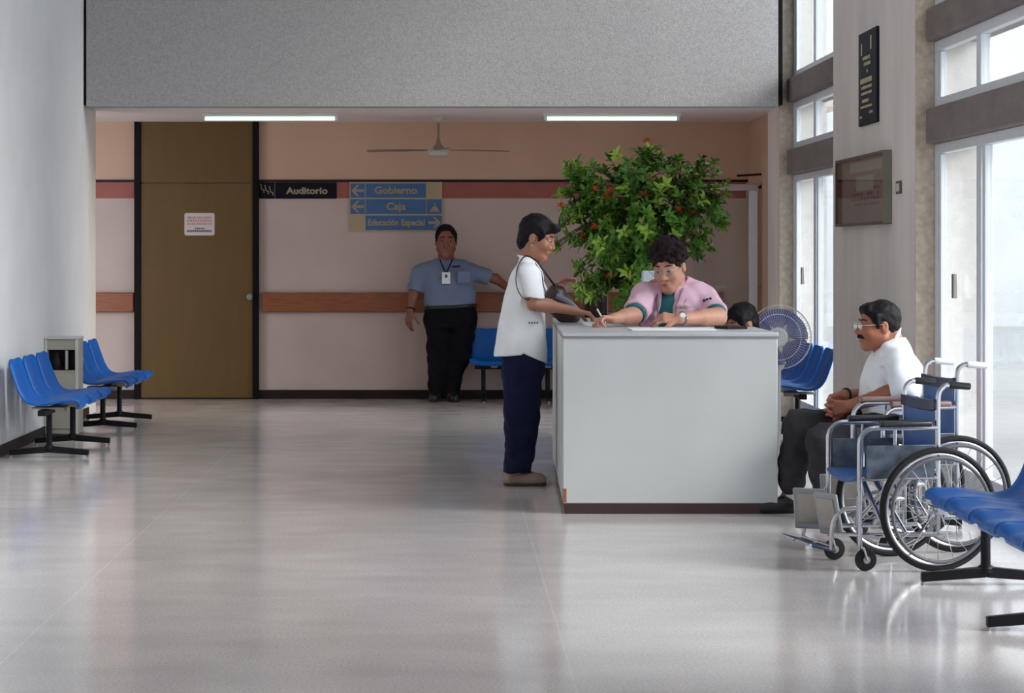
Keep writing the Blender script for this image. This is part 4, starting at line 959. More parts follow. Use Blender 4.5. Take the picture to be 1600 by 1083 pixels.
def frame(fwd, pitch=0.0, roll=0.0):
    """head axes: columns right, forward, up (pitch > 0 looks down)"""
    f = Vector((fwd[0], fwd[1], 0)).normalized(); r = f.cross(Vector((0, 0, 1)))
    R = Matrix.Rotation(-pitch, 3, r) @ Matrix.Rotation(roll, 3, f)
    Mx = Matrix((R @ r, R @ f, R @ Vector((0, 0, 1)))).transposed()
    return Mx
class Head:
    def __init__(s, c, Mx, sc=1.0): s.c = Vector(c); s.M = Mx; s.s = sc
    def p(s, x, y, z): return s.c + s.M @ (Vector((x, y, z)) * s.s)
    def build(s, S, neck, jowl=1.0, nose=1.0, nr=0.055):
        q, m, p = s.s, s.M, s.p
        S.ell(p(0, -0.014, 0.035), (0.074 * q, 0.094 * q, 0.088 * q), 0.02, Mx=m)
        S.ell(p(0, 0.020, -0.030), (0.062 * q * jowl, 0.070 * q, 0.083 * q), 0.03, Mx=m)
        S.ell(p(0, 0.058, -0.098), (0.027 * q * jowl, 0.024 * q, 0.020 * q), 0.03, Mx=m)
        for e in (-1, 1):
            S.cap(p(e * 0.050 * jowl, -0.010, -0.058), p(e * 0.012, 0.062, -0.098), 0.020 * q, 0.018 * q, 0.025)
            S.ell(p(e * 0.036, 0.062, -0.022), (0.026 * q, 0.022 * q, 0.024 * q), 0.025, Mx=m)
            S.ell(p(e * 0.031, 0.094, 0.010), (0.016 * q, 0.012 * q, 0.010 * q), 0.012, 's', Mx=m)
            S.cap(p(e * 0.010, 0.080, 0.028), p(e * 0.048, 0.064, 0.027), 0.010 * q, 0.008 * q, 0.012)
            S.ell(p(e * 0.031, 0.073, 0.010), (0.0155 * q, 0.0125 * q, 0.0125 * q), 0.006, Mx=m)
            S.ell(p(e * 0.014, 0.090, -0.031), (0.009 * q, 0.010 * q, 0.008 * q), 0.010, Mx=m)
            S.ell(p(e * 0.077, -0.012, -0.002), (0.009 * q, 0.019 * q, 0.032 * q), 0.008, Mx=m)
            S.ell(p(e * 0.088, -0.008, 0.004), (0.006 * q, 0.009 * q, 0.016 * q), 0.006, 's', Mx=m)
        S.cap(p(0, 0.080, 0.020), p(0, 0.100 * (1 + 0.05 * nose), -0.024), 0.009 * q, 0.0125 * q * nose, 0.014)
        S.ell(p(0, 0.082, -0.058), (0.024 * q, 0.014 * q, 0.008 * q), 0.012, Mx=m)
        S.ell(p(0, 0.080, -0.071), (0.020 * q, 0.014 * q, 0.008 * q), 0.012, Mx=m)
        S.cap(p(-0.022, 0.094, -0.0645), p(0.022, 0.094, -0.0645), 0.0025 * q, 0.0025 * q, 0.004, 's')
        S.cap(p(0, -0.028, -0.050), neck, nr * q, nr * q * 1.08, 0.03)
    def details(s, root, brow='hair', lips=True, eyes=True):
        q = s.s
        for e in (-1, 1):
            if eyes:
                b = MB().sphere((0, 0, 0), (0.0115 * q, 0.0115 * q, 0.0056 * q), 14, 10); o = b.build('eye', M['eye_white'], root); o.location = s.p(e * 0.031, 0.0772, 0.009)
                b = MB().sphere((0, 0, 0), 0.0068 * q, 10, 8); i = b.build('iris', M['iris'], o); i.location = s.M @ Vector((0, 0.0062 * q, -0.0005 * q))
            b = MB(); b.tube([s.p(e * 0.013, 0.0895, 0.034), s.p(e * 0.028, 0.085, 0.038), s.p(e * 0.048, 0.070, 0.032)], [0.0026 * q, 0.0036 * q, 0.0016 * q], 8); b.build('eyebrow', M[brow], root)
        if lips:
            b = MB()
            b.tube([s.p(-0.024, 0.083, -0.0645), s.p(-0.008, 0.0945, -0.059), s.p(0.008, 0.0945, -0.059), s.p(0.024, 0.083, -0.0645)], [0.001, 0.0042 * q, 0.0042 * q, 0.001], 8)
            b.tube([s.p(-0.022, 0.083, -0.066), s.p(0, 0.0935, -0.0715), s.p(0.022, 0.083, -0.066)], [0.001, 0.0050 * q, 0.001], 8); b.build('lips', M['lip'], root)
    def hair(s, root, m, ops, h=0.005, amp=0.002, freq=90, name='hair'):
        S = SDF(); ops(S, s)
        f = freq
        S.ripple(lambda x, y, z: amp * (np.sin(x * f + 2.1 * np.sin(z * f * 0.6)) * np.sin(y * f * 1.1 + 1.3 * np.sin(x * f * 0.5)) + 0.6 * np.sin(z * f * 1.3 + x * f * 0.7)))
        return S.mesh(name, m, root, h)
    def glasses(s, root):
        q = s.s; g = MB()
        for e in (-1, 1):
            c = s.p(e * 0.033, 0.104, 0.004)
            ring = [c + s.M @ (Vector((0.024 * math.cos(a), -0.004 * abs(math.cos(a)), 0.020 * math.sin(a))) * q) for a in [2 * PI * i / 24 for i in range(24)]]
            g.tube(ring, 0.0014 * q, 6, closed=True)
            g.tube([s.p(e * 0.057, 0.100, 0.008), s.p(e * 0.078, 0.085, 0.010), s.p(e * 0.082, -0.005, 0.012)], 0.0014 * q, 6)
        g.tube([s.p(-0.010, 0.103, 0.008), s.p(0, 0.106, 0.010), s.p(0.010, 0.103, 0.008)], 0.0014 * q, 6)
        o = g.build('glasses', M['wire'], root)
        for e in (-1, 1):
            c = s.p(e * 0.033, 0.104, 0.004); vs = [c] + [c + s.M @ (Vector((0.024 * math.cos(a), 0, 0.020 * math.sin(a))) * q) for a in [2 * PI * i / 20 for i in range(20)]]
            MB().add(vs, [(0, 1 + i, 1 + (i + 1) % 20) for i in range(20)]).build('lens', M['lens'], o)
def hand(S, wrist, d, n, side, curl, sc=1.0, spread=1.0, thumb=(0.55, 0.65, 0.30), tcurl=0.3):
    """palm + five fingers; d points along the fingers, n is the way the palm faces, side = +-1 puts the thumb"""
    w = Vector(wrist); d = Vector(d).normalized(); n = Vector(n); n = (n - d * n.dot(d)).normalized(); t = d.cross(n) * side
    K = []
    for i in range(4):
        kp = w + (d * (0.086 - 0.004 * abs(i - 1)) + t * (0.029 - 0.0195 * i)) * sc; K.append(kp)
        S.cap(w + t * (0.012 - 0.008 * i) * sc, kp, 0.0150 * sc, 0.0125 * sc, 0.010)
    S.cap(K[0], K[3], 0.011 * sc, 0.010 * sc, 0.008)
    ln = [(0.042, 0.026, 0.020), (0.046, 0.029, 0.021), (0.043, 0.027, 0.020), (0.034, 0.021, 0.018)]
    for i in range(4):
        p = K[i]; a = 0; cu = curl[i] if isinstance(curl, (list, tuple)) else curl; fan = (1.5 - i) * 0.07 * spread
        for j in range(3):
            a += cu * (0.8, 1.0, 0.7)[j]
            dd = (d * math.cos(a) + n * math.sin(a) + t * fan).normalized(); e = p + dd * ln[i][j] * sc
            S.cap(p, e, (0.0095, 0.0088, 0.0080)[j] * sc, (0.0088, 0.0080, 0.0068)[j] * sc, 0.004); p = e
    p = w + (d * 0.022 + t * 0.020) * sc; dd = (d * thumb[0] + t * thumb[1] + n * thumb[2]).normalized()
    e = p + dd * 0.048 * sc; S.cap(p, e, 0.0150 * sc, 0.0112 * sc, 0.012)
    d2 = (dd + n * tcurl + d * 0.4).normalized(); e2 = e + d2 * 0.033 * sc; S.cap(e, e2, 0.0108 * sc, 0.0095 * sc, 0.005)
    d3 = (d2 + n * tcurl + d * 0.3).normalized(); S.cap(e2, e2 + d3 * 0.026 * sc, 0.0095 * sc, 0.0075 * sc, 0.005)
def shoe(name, m, heel, toe, parent, w=0.045, hgt=0.075, sole=None, laces=None, lift=0.0):
    heel, toe = Vector(heel), Vector(toe); d = (toe - heel); L_ = d.length; d.normalize(); s = Vector((-d.y, d.x, 0)).normalized()
    S = SDF(); z = Vector((0, 0, 1))
    S.cap(heel + d * w * 0.8 + z * 0.034, toe - d * w * 0.9 + z * 0.032, w * 0.82, w * 0.9, 0.02)
    S.cap(heel + d * w * 0.9 + z * 0.045, heel + d * w * 1.0 + z * hgt, w * 0.85, w * 0.70, 0.02)
    S.cap(heel + d * w * 1.0 + z * hgt * 0.85, toe - d * w * 1.6 + z * 0.040, w * 0.65, w * 0.7, 0.03)
    S.cut(heel + z * 0.012, (0, 0, -1)); S.cut(heel + z * (hgt + 0.02), (0, 0, 1))
    o = S.mesh(name, M[m], parent, 0.005)
    T = SDF(); T.cap(heel + d * w * 0.85 + z * 0.02, toe - d * w * 0.95 + z * 0.02, w * 0.88, w * 0.98, 0.02); T.cut(heel + z * 0.0, (0, 0, -1)); T.cut(heel + z * 0.02, (0, 0, 1))
    T.mesh('sole', M[sole or 'shoe_sole'], o, 0.005)
    if laces:
        b = MB()
        for i in range(4):
            c = toe.lerp(heel, 0.42 + 0.09 * i) + z * (0.074 + 0.008 * i); b.tube([c - s * 0.022, c + z * 0.006, c + s * 0.022], 0.0028, 6)
        b.build('laces', M[laces], o)
    return o
def wrinkles(a, f, ph=0.0, dz=1.0):
    return lambda x, y, z: a * (np.sin(f * (z * dz + 0.35 * x) + 2.2 * np.sin(f * 0.45 * (x - y) + ph)) * np.sin(f * 0.6 * (x + y) + ph * 2 + 1.5 * np.sin(f * 0.4 * z)))
def loc_fn(Y0, O): return lambda x, y, dy=0.0: W(x, y, Y0 + dy) - O
# ---------------------------------------------------------------- standing woman at the counter
Y0 = 14.23; O = Vector(((818 - CX) * Y0 / FPX, Y0, 0)); P = loc_fn(Y0, O); mp = Y0 / FPX
S = SDF()
hm = frame((1, -0.30), 0.30); H = Head(P(840, 373), hm, 1.06)
neck = P(823, 416); H.build(S, neck, 0.94, 0.85, 0.047)
def row(xa, xb_, y, ry, dy=0.0, Pf=None):
    Pf = Pf or P; a, b = Pf(xa, y, dy), Pf(xb_, y, dy); c = (a + b) / 2; return (c.x, c.y, c.z, abs(b.x - a.x) / 2, ry)
tor = [row(786, 850, 572, .15), row(783, 848, 540, .155), row(788, 846, 500, .135), row(794, 846, 460, .14), row(800, 846, 432, .155), row(808, 842, 418, .12), row(814, 834, 408, .06)]
S.loft([(r[0], r[1], r[2], r[3] - 0.012, r[4] - 0.012) for r in tor], 0.03)
for s_, dy in ((0, -0.07), (1, 0.08)):
    S.chain([P(815, 560, dy), P(819, 655, dy), P(806, 742, dy)], [0.085, 0.058, 0.042], 0.03)
    S.cap(P(800, 748, dy), P(830, 752, dy), 0.032, 0.028, 0.02)
# right arm, near the camera
sh, el, wr = P(824, 432, -0.15), P(835, 474, -0.19), P(899, 486, -0.10)
S.chain([P(822, 430, -0.08), sh, el, wr], [0.05, 0.052, 0.040, 0.0265], 0.02)
S.cap(el, el.lerp(wr, 0.35), 0.041, 0.043, 0.02)
hand(S, wr, P(921, 490, -0.07) - wr, (0.15, 0.1, -1), 1, [0.55, 0.62, 0.66, 0.72], 1.0, thumb=(0.8, 0.35, 0.45))
# left arm, far side, hand on the bag
sh2, el2, wr2 = P(826, 432, 0.16), P(846, 474, 0.22), P(868, 452, 0.14)
S.chain([P(822, 430, 0.08), sh2, el2, wr2], [0.05, 0.052, 0.040, 0.0265], 0.02)
hand(S, wr2, P(884, 437, 0.10) - wr2, (0.5, -0.4, -0.8), -1, [0.35, 0.4, 0.45, 0.5], 0.95)
wo = S.mesh('person', M['skin'], None, 0.0048); wo.location = O
tag(wo, 'standing woman in white blouse and navy trousers handing a paper across the counter', 'person')
H.details(wo)
def op(S, h):
    p, m, q = h.p, h.M, h.s
    S.ell(p(0, -0.020, 0.046), (0.084 * q, 0.104 * q, 0.096 * q), 0.02, Mx=m)
    S.ell(p(0, -0.068, -0.03), (0.066 * q, 0.045 * q, 0.062 * q), 0.03, Mx=m)
    S.cap(p(-0.03, 0.082, 0.085), p(0.03, 0.082, 0.085), 0.025 * q, 0.025 * q, 0.03)
    for e in (-1, 1): S.cap(p(e * 0.074, 0.040, 0.045), p(e * 0.072, 0.026, 0.000), 0.014 * q, 0.007 * q, 0.02)
    S.ell(p(0, 0.085, -0.020), (0.085 * q, 0.062 * q, 0.078 * q), 0.010, 's', Mx=m)
    for e in (-1, 1): S.ell(p(e * 0.085, 0.0, -0.022), (0.03 * q, 0.026 * q, 0.044 * q), 0.01, 's', Mx=m)
    S.ell(p(0, 0.01, -0.12), (0.12 * q, 0.08 * q, 0.07 * q), 0.02, 's', Mx=m)
H.hair(wo, M['hair'], op, 0.0045, 0.0020)
b = MB(); b.sphere(H.p(0.082, -0.002, -0.040), 0.006, 10, 8); b.build('earring', M['wire'], wo)
# blouse
B = SDF()
blo = [row(769, 857, 575, .19), row(771, 855, 564, .185), row(773, 854, 545, .18), row(778, 852, 515, .165), row(784, 850, 480, .155), row(791, 849, 450, .165), row(799, 848, 428, .155), row(808, 842, 414, .11), row(811, 837, 404, .068)]
B.loft(blo, 0.03)
for (a, e, kk) in ((sh, el, -1), (sh2, el2, 1)):
    ee = a + (e - a) * 0.68; ex = a + (e - a) * 0.80; B.cap(P(822, 430, kk * 0.07), a, 0.075, 0.072, 0.03); B.cap(a, ex, 0.072, 0.070, 0.03)
    B.ell(ex + (e - a) * 0.28, (0.10, 0.10, 0.05), 0.004, 's', Mx=frame((1, 0), 0.15))
B.ops.append(B.ops.pop(0))
B.cap(neck + Vector((0.02, 0, 0.0)), neck + Vector((0.045, 0, 0.10)), 0.050, 0.06, 0.008, 's')
hz0 = P(0, 566).z; cxw = P(812, 500).x
B.ripple(wrinkles(0.004, 34, 0.7, 0.35))
za_, zb1, zb2, zc_ = P(0, 557).z, P(0, 553).z, P(0, 550).z, P(0, 568).z; xa_, xn_, xc_ = P(770, 0).x, P(815, 0).x, P(855, 0).x
B.post.append((lambda x, y, z: np.where(x < xn_, za_ + (zb1 - za_) * (x - xa_) / (xn_ - xa_), zb2 + (zc_ - zb2) * (x - xn_) / (xc_ - xn_)) - z + 0 * y, 0.004))
bl = B.mesh('blouse', M['white_cloth'], wo, 0.006, 2)
b = MB(); nk = P(818, 407)
b.add([P(808, 398, -.05), P(832, 404, -.07), P(846, 424, -.09), P(838, 427, -.12), P(818, 412, -.12)], [(0, 1, 2, 3, 4)])
b.add([P(808, 398, .05), P(832, 404, .07), P(846, 424, .09), P(838, 427, .12), P(818, 412, .12)], [(4, 3, 2, 1, 0)]); b.build('collar', M['white_cloth'], bl, solid=0.005)
b = MB()
for i in range(4):
    c = P(827 + i * 4.2, 504.5, -0.168); b.box(c, (0.010, 0.004, 0.012))
b.build('embroidery', M['strap_grey'], bl)
# trousers
T = SDF()
for dy in (-0.075, 0.085):
    T.loft([row(786, 828, 738, .082, dy), row(789, 834, 715, .080, dy), row(788, 842, 660, .088, dy), row(786, 846, 600, .092, dy), row(785, 848, 565, .088, dy), row(789, 846, 540, .08, dy)], 0.02)
T.loft([row(786, 849, 585, .15), row(787, 848, 545, .155), row(790, 845, 520, .14)], 0.03)
T.ripple(wrinkles(0.005, 42, 0.3, 1.0))
T.mesh('trousers', M['navy_cloth'], wo, 0.006, 2)
for dy in (-0.075, 0.085): shoe('shoe', 'shoe_tan', P(786, 757, 0) * 1 + Vector((0, dy, -P(786, 757, 0).z)), Vector((P(853, 757).x - (0.05 if dy > 0 else 0), dy, 0)), wo, 0.047, 0.06, None, 'shoe_sole')
# handbag with shoulder strap
bo = W(876, 485, 14.30); bag = thing('handbag', bo, 'dark brown leather handbag with shoulder strap in front of the standing woman', 'handbag')
S = SDF()
S.ell((-0.028, 0, 0.095), (0.062, 0.06, 0.066), 0.03); S.cap((0.02, 0, 0.03), (0.075, 0.0, -0.035), 0.062, 0.045, 0.04); S.cap((-0.035, 0, 0.04), (0.03, 0, -0.025), 0.06, 0.055, 0.04)
S.ripple(wrinkles(0.004, 60, 0.2)); S.cut((0, 0, CT - bo.z + 0.004), (0, 0, -1)); S.mesh('bag_body', M['bag_leather'], bag, 0.006, 1)
b = MB(); b.tube(smooth_path([(-0.03, -0.065, 0.09), (0.03, -0.07, 0.06), (0.08, -0.06, 0.02), (0.125, -0.03, -0.03)], 5), 0.011, 8, flat=(1.5, 0.5)); b.build('grey_flap_strap', M['strap_grey'], bag)
def G(x, y, dy): return W(x, y, 14.23 + dy) - bo
b = MB(); b.tube(smooth_path([G(868, 448, 0.06), G(850, 424, -0.06), G(838, 408, -0.14), G(822, 400, -0.15), G(811, 412, -0.17), G(806.5, 430, -0.21), G(808, 450, -0.235), G(818, 466, -0.235), G(834, 470, -0.19)], 5), 0.0065, 8, flat=(0.6, 1.3)); b.build('shoulder_strap', M['bag_leather'], bag)
b = MB(); b.tube(smooth_path([G(836, 410, -0.14), G(846, 428, -0.13), G(850, 450, -0.10), G(858, 468, -0.02), G(868, 476, 0.05)], 5), 0.005, 8, flat=(0.6, 1.3)); b.build('strap_tail', M['bag_leather'], bag)

# ---------------------------------------------------------------- guard leaning on the back wall
Y0 = 22.18; O = Vector(((692 - CX) * Y0 / FPX, Y0, 0)); P = loc_fn(Y0, O)
S = SDF(); H = Head(P(697, 377.5, -0.06), frame((0.02, -1), 0.05), 1.23); neck = P(697, 408, 0.0); H.build(S, neck, 1.12, 1.1, 0.058)
gt = [row(664, 744, 500, .16), row(663, 743, 480, .175), row(662, 743, 462, .185), row(661, 741, 445, .17), row(660, 738, 428, .15), row(669, 726, 416, .12), row(676, 718, 407, .085), row(686, 709, 402, .06)]
S.loft([(r[0], r[1], r[2], r[3] - .018, r[4] - .018) for r in gt], 0.03)
for (x0, x1, x2) in ((687, 688, 682), (718, 714, 704)):
    S.chain([P(x0, 495), P(x1, 555), P(x2, 612)], [.09, .06, .045], .03); S.cap(P(x2, 617), P(x2, 619, -0.09), .035, .03, .02)
shA, elA, wrA = P(657, 427, 0), P(646, 461, -.04), P(641, 486, -.10)
S.chain([P(677, 425), shA, elA, wrA], [.06, .06, .046, .033], .02); hand(S, wrA, P(638, 503, -.10) - wrA, (0.6, 0.6, 0), 1, [.35, .4, .45, .5], 1.12)
shB, elB, wrB = P(736, 425, 0), P(775, 436, .05), P(797, 452, .12)
S.chain([P(717, 424), shB, elB, wrB], [.06, .06, .046, .033], .02); hand(S, wrB, P(814, 459, .13) - wrB, (0.1, 0.3, -1), -1, [.25, .25, .3, .3], 1.1)
gd = S.mesh('person', M['skin_guard'], None, 0.0062); gd.location = O
tag(gd, 'heavy man in grey-blue shirt with badge leaning on the wall under the directory sign', 'person')
H.details(gd)
def op(S, h):
    p, m, q = h.p, h.M, h.s
    S.ell(p(0, -0.022, 0.044), (0.081 * q, 0.098 * q, 0.090 * q), 0.02, Mx=m)
    for e in (-1, 1): S.cap(p(e * 0.073, 0.030, 0.055), p(e * 0.072, 0.022, 0.005), 0.013 * q, 0.008 * q, 0.02)
    S.ell(p(0, 0.095, 0.000), (0.068 * q, 0.085 * q, 0.086 * q), 0.012, 's', Mx=m)
    S.ell(p(0, 0.02, -0.10), (0.13 * q, 0.11 * q, 0.085 * q), 0.02, 's', Mx=m)
H.hair(gd, M['hair'], op, 0.0055, 0.0018)
B = SDF(); B.loft(gt[1:], 0.03)
for (a, e, ex, c0) in ((shA, elA, 0.78, P(675, 421)), (shB, elB, 0.70, P(719, 419))):
    B.cap(c0, a, .085, .080, .04); B.cap(a, a + (e - a) * ex, .080, .074, .03)
    en = a + (e - a) * (ex + 0.10); dn = (e - a).normalized(); u = dn.orthogonal().normalized(); v = dn.cross(u)
    B.box(en + dn * 0.03, (0.10, 0.10, 0.045), Matrix((u, v, dn)).transposed(), 0.003, 0.004, 's')
B.ops.append(B.ops.pop(0))
B.cap(neck + Vector((0, -0.03, -0.012)), neck + Vector((0, -0.02, .10)), .055, .065, .008, 's')
B.ripple(wrinkles(0.005, 26, 1.1)); sh_ = B.mesh('shirt', M['blue_cloth'], gd, 0.0075, 1)
b = MB()
for e in (-1, 1):
    b.add([P(697 + e * 12, 402, -0.02), P(697 + e * 16, 409, -0.06), P(697 + e * 9, 417, -0.105), P(697 + e * 1, 412, -0.09), P(697 + e * 8, 404, -0.05)], [(0, 1, 2, 3, 4) if e > 0 else (4, 3, 2, 1, 0)])
b.build('collar', M['blue_cloth'], sh_, solid=0.008)
MB().span(Vector(P(715, 424, -0.185)), Vector(P(735, 442, -0.178))).build('pocket', M['blue_cloth'], sh_, bevel=0.004)
b = MB(); b.box(P(713, 416.5, -0.165), (0.075, 0.006, 0.016), (0, -0.05, 0)); b.build('name_mark', M['navy_cloth'], sh_)
b = MB(); b.tube(smooth_path([P(687, 405, -0.07), P(692, 417, -0.15), P(696.5, 426, -0.185)], 4), 0.006, 6); b.tube(smooth_path([P(707, 405, -0.07), P(702, 417, -0.15), P(697.5, 426, -0.185)], 4), 0.006, 6)
ln = b.build('lanyard', M['navy_cloth'], gd)
MB().span(Vector(P(690.5, 443.5, -0.205)), Vector(P(703.5, 425.5, -0.200))).build('badge_card', M['paper'], ln, bevel=0.002)
MB().sphere(P(697, 431.5, -0.205), (0.014, 0.002, 0.017), 12, 8).build('badge_photo', M['ink_black'], ln)
b = MB(); b.torus(wrA.lerp(elA, 0.12), (wrA - elA), 0.036, 0.008, 24, 6); b.build('watch', M['rubber'], gd)
T = SDF()
for (x0, x1, x2, w) in ((685, 685, 683, 1), (721, 717, 706, 1)):
    T.loft([row(x2 - 14, x2 + 13, 619, .095), row(x2 - 14, x2 + 14, 600, .09), row(x1 - 18, x1 + 19, 555, .10), row(x0 - 19, x0 + 21, 515, .125), row(x0 - 20, x0 + 22, 490, .135)], .02)
T.loft([row(664, 744, 512, .15), row(663, 745, 492, .172), row(663, 744, 478, .178)], .03); T.ripple(wrinkles(.007, 36, .4)); T.mesh('trousers', M['black_cloth'], gd, .0075, 1)
b = MB(); pts = []
gb = row(662.5, 744.5, 479, .182)
b.tube([(gb[0] + gb[3] * math.copysign(abs(math.cos(a)) ** (2 / 2.3), math.cos(a)), gb[1] + gb[4] * math.copysign(abs(math.sin(a)) ** (2 / 2.3), math.sin(a)), gb[2] + 0.012 * math.cos(a)) for a in [2 * PI * i / 40 for i in range(40)]], 0.016, 8, closed=True, flat=(1.0, 0.4)); b.build('belt', M['shoe_black'], gd)
for x2 in (682, 705): shoe('shoe', 'shoe_black', Vector((P(x2, 620).x, 0.06, 0)), Vector((P(x2, 620).x + (-.03 if x2 < 690 else .03), -0.22, 0)), gd, .05, .07, 'rubber')

# ---------------------------------------------------------------- nurse in pink behind the counter
Y0 = 13.88; O = Vector(((1056 - CX) * Y0 / FPX, Y0, 0)); P = loc_fn(Y0, O)
S = SDF(); hm = frame((-0.42, -0.9), 0.34, 0.06); H = Head(P(1045, 418, -0.10), hm, 1.13); neck = P(1056, 448, 0.0); H.build(S, neck, 1.08, 0.95, 0.052)
nt_ = [row(1000, 1112, 590, .17), row(1004, 1108, 560, .16), row(1003, 1108, 530, .16), row(1003, 1108, 500, .165), row(1003, 1110, 477, .15), row(1016, 1102, 460, .12), row(1028, 1084, 447, .085), row(1040, 1072, 440, .06)]
S.loft([(r[0], r[1], r[2], r[3] - .014, r[4] - .014) for r in nt_], .03)
hipz = 0.66
for e in (-1, 1):
    kx = e * 0.11
    S.chain([(e * 0.09, 0.06, hipz + .06), (kx, -0.36, hipz + 0.03), (kx, -0.40, 0.34), (kx, -0.34, 0.08)], [.085, .062, .05, .042], .04); S.cap((kx, -0.34, 0.05), (kx, -0.48, 0.035), .035, .028, .02)
S.loft([(0, 0.03, hipz - 0.03, .18, .14), (0, 0.03, hipz + .1, .185, .15), (0, 0.01, hipz + .25, .18, .15)], .04)
shR, elR, wrR = P(1009, 463, -0.03), P(990, 493, -0.22), P(957, 498, -0.34)      # her right arm, at the left in the photo
elR.z = max(elR.z, CT + 0.055); wrR.z = CT + 0.048
S.chain([P(1024, 452), shR, elR, wrR], [.06, .056, .046, .030], .02); S.cap(elR, elR.lerp(wrR, .4), .046, .045, .02)
hand(S, wrR, (P(940, 499, -0.38) - wrR) * Vector((1, 1, 0.2)), (0.25, -0.3, -1), -1, [.75, .8, .85, .9], 1.0, thumb=(0.75, 0.4, 0.5), tcurl=.5)
shL, elL, wrL = P(1100, 469, 0), P(1121, 496, -0.20), P(1061, 499, -0.42)
elL.z = max(CT + .055, elL.z); wrL.z = CT + .05
S.chain([P(1084, 456), shL, elL, wrL], [.06, .058, .050, .032], .02); S.cap(elL, elL.lerp(wrL, .4), .050, .048, .02)
hand(S, wrL, Vector((-1, -0.05, 0.08)), (0.0, 0.6, -0.8), 1, [.55, .6, .65, .7], 1.05, thumb=(0.7, 0.55, 0.3))
nu = S.mesh('person', M['skin_nurse'], None, .0048); nu.location = O
tag(nu, 'woman with glasses in pink jacket writing with a pen at the counter', 'person')
H.details(nu, 'hair_brown'); H.glasses(nu)
def op(S, h):
    p, m, q = h.p, h.M, h.s; r_ = random.Random(5)
    S.ell(p(0, -0.022, 0.048), (0.086 * q, 0.104 * q, 0.096 * q), .02, Mx=m)
    for i in range(120):
        a, t = r_.uniform(0, 6.28), r_.uniform(-0.15, 1.5)
        v = Vector((math.cos(a) * math.cos(t) * .086, math.sin(a) * math.cos(t) * .104 - .022, math.sin(t) * .098 + .048))
        S.ell(p(*v), (r_.uniform(.012, .021) * q,) * 3, .012)
    S.ell(p(0, 0.094, -0.016), (.070 * q, .070 * q, .080 * q), .008, 's', Mx=m)
    for e in (-1, 1): S.ell(p(e * .088, 0.004, -.022), (.03 * q, .024 * q, .040 * q), .01, 's', Mx=m)
    S.ell(p(0, .0, -.125), (.12 * q, .09 * q, .07 * q), .02, 's', Mx=m)
H.hair(nu, M['hair_brown'], op, .0045, .0035, 120)
# teal blouse under a pink jacket
B = SDF(); B.loft([(r[0], r[1] , r[2], r[3] - .006, r[4] - .006) for r in nt_[1:]], .03); B.cap(neck + Vector((-0.01, -.04, -.035)), neck + Vector((-.02, -.04, .10)), .055, .06, .008, 's')
for (c0, a, e, ex) in ((P(1024, 456), shR, elR, .93), (P(1086, 460), shL, elL, .92)):
    B.cap(a, a + (e - a) * (ex + .1), .066, .064, .02); dn = (e - a).normalized(); u = dn.orthogonal().normalized(); v = dn.cross(u); B.box(a + (e - a) * ex + dn * .075, (.1, .1, .07), Matrix((u, v, dn)).transposed(), .003, .004, 's')
B.ops.append(B.ops.pop(0)); B.ops.append(B.ops.pop(0)); B.mesh('teal_blouse', M['teal_cloth'], nu, .006, 1)
J = SDF(); J.loft([(r[0], r[1], r[2], r[3] + .008, r[4] + .008) for r in nt_[1:-1]], .03)
for (c0, a, e, ex) in ((P(1028, 463), shR, elR, .84), (P(1086, 460), shL, elL, .80)):
    J.cap(c0, a, .078, .078, .04); J.cap(a, a + (e - a) * (ex + .1), .078, .076, .03); dn = (e - a).normalized(); u = dn.orthogonal().normalized(); v = dn.cross(u); J.box(a + (e - a) * ex + dn * .085, (.12, .12, .08), Matrix((u, v, dn)).transposed(), .003, .004, 's')
J.ops.append(J.ops.pop(0))
J.cap(P(1042, 453), P(1018, 463, -.03), .05, .055, .04); J.cap(P(1068, 444), P(1096, 464), .05, .062, .04)
J.cap(neck + Vector((0, -.0, .0)), neck + Vector((-.02, -.03, .12)), .066, .08, .01, 's')
# open front: wedge between the lapels
for t in range(7):
    f_ = t / 6; c = P(1047 - 9 * f_, 452 + 50 * f_, -0.20); J.cap(c, c + Vector((0, .11, 0)), .036 + .006 * f_, .036 + .006 * f_, .012, 's')
J.ripple(wrinkles(.005, 44, .9)); jk = J.mesh('pink_jacket', M['pink_cloth'], nu, .006, 2)
b = MB()      # lapels
b.add([P(1066, 440, -.03), P(1078, 446, -.06), P(1072, 470, -.150), P(1054, 494, -.172), P(1056, 476, -.168), P(1064, 456, -.125)], [(5, 4, 3, 2, 1, 0)])
b.add([P(1040, 443, -.04), P(1030, 448, -.06), P(1024, 470, -.150), P(1027, 494, -.174), P(1032, 478, -.168), P(1034, 458, -.120)], [(0, 1, 2, 3, 4, 5)]); b.build('lapel', M['pink_cloth'], jk, solid=.008)
b = MB()
for i in range(4): b.sphere(P(1063 + i * 3.4, 477.5 + (i % 2), -.172), (.006, .003, .007), 8, 6)
b.build('pocket_badge', M['gold'], jk)
MB().span(Vector(P(1058, 479, -.176)), Vector(P(1080, 480.2, -.168))).build('pocket_seam', mat('pink_shade_thread', (.52, .27, .38), .9), jk)
b = MB(); cs = shL.lerp(elL, .42)
for i in range(3): b.box(P(1100 + i * 5, 469.5 - i * 1.4, -.155), (.014, .006, .013), (0, -.25, 0))
b.build('sleeve_mark', M['navy_cloth'], jk)
b = MB(); b.torus(wrL.lerp(elL, .08), (wrL - elL), .037, .007, 24, 6); wt_ = b.build('watch', M['chrome'], nu)
b = MB(); b.lathe([(0, 0), (.016, 0), (.016, .008), (0, .009)], 18, Matrix.Translation(wrL.lerp(elL, .08) + Vector((0, -.034, .018))) @ Matrix.Rotation(1.1, 4, 'X')); b.build('watch_face', M['white_plastic'], wt_)
T = SDF()
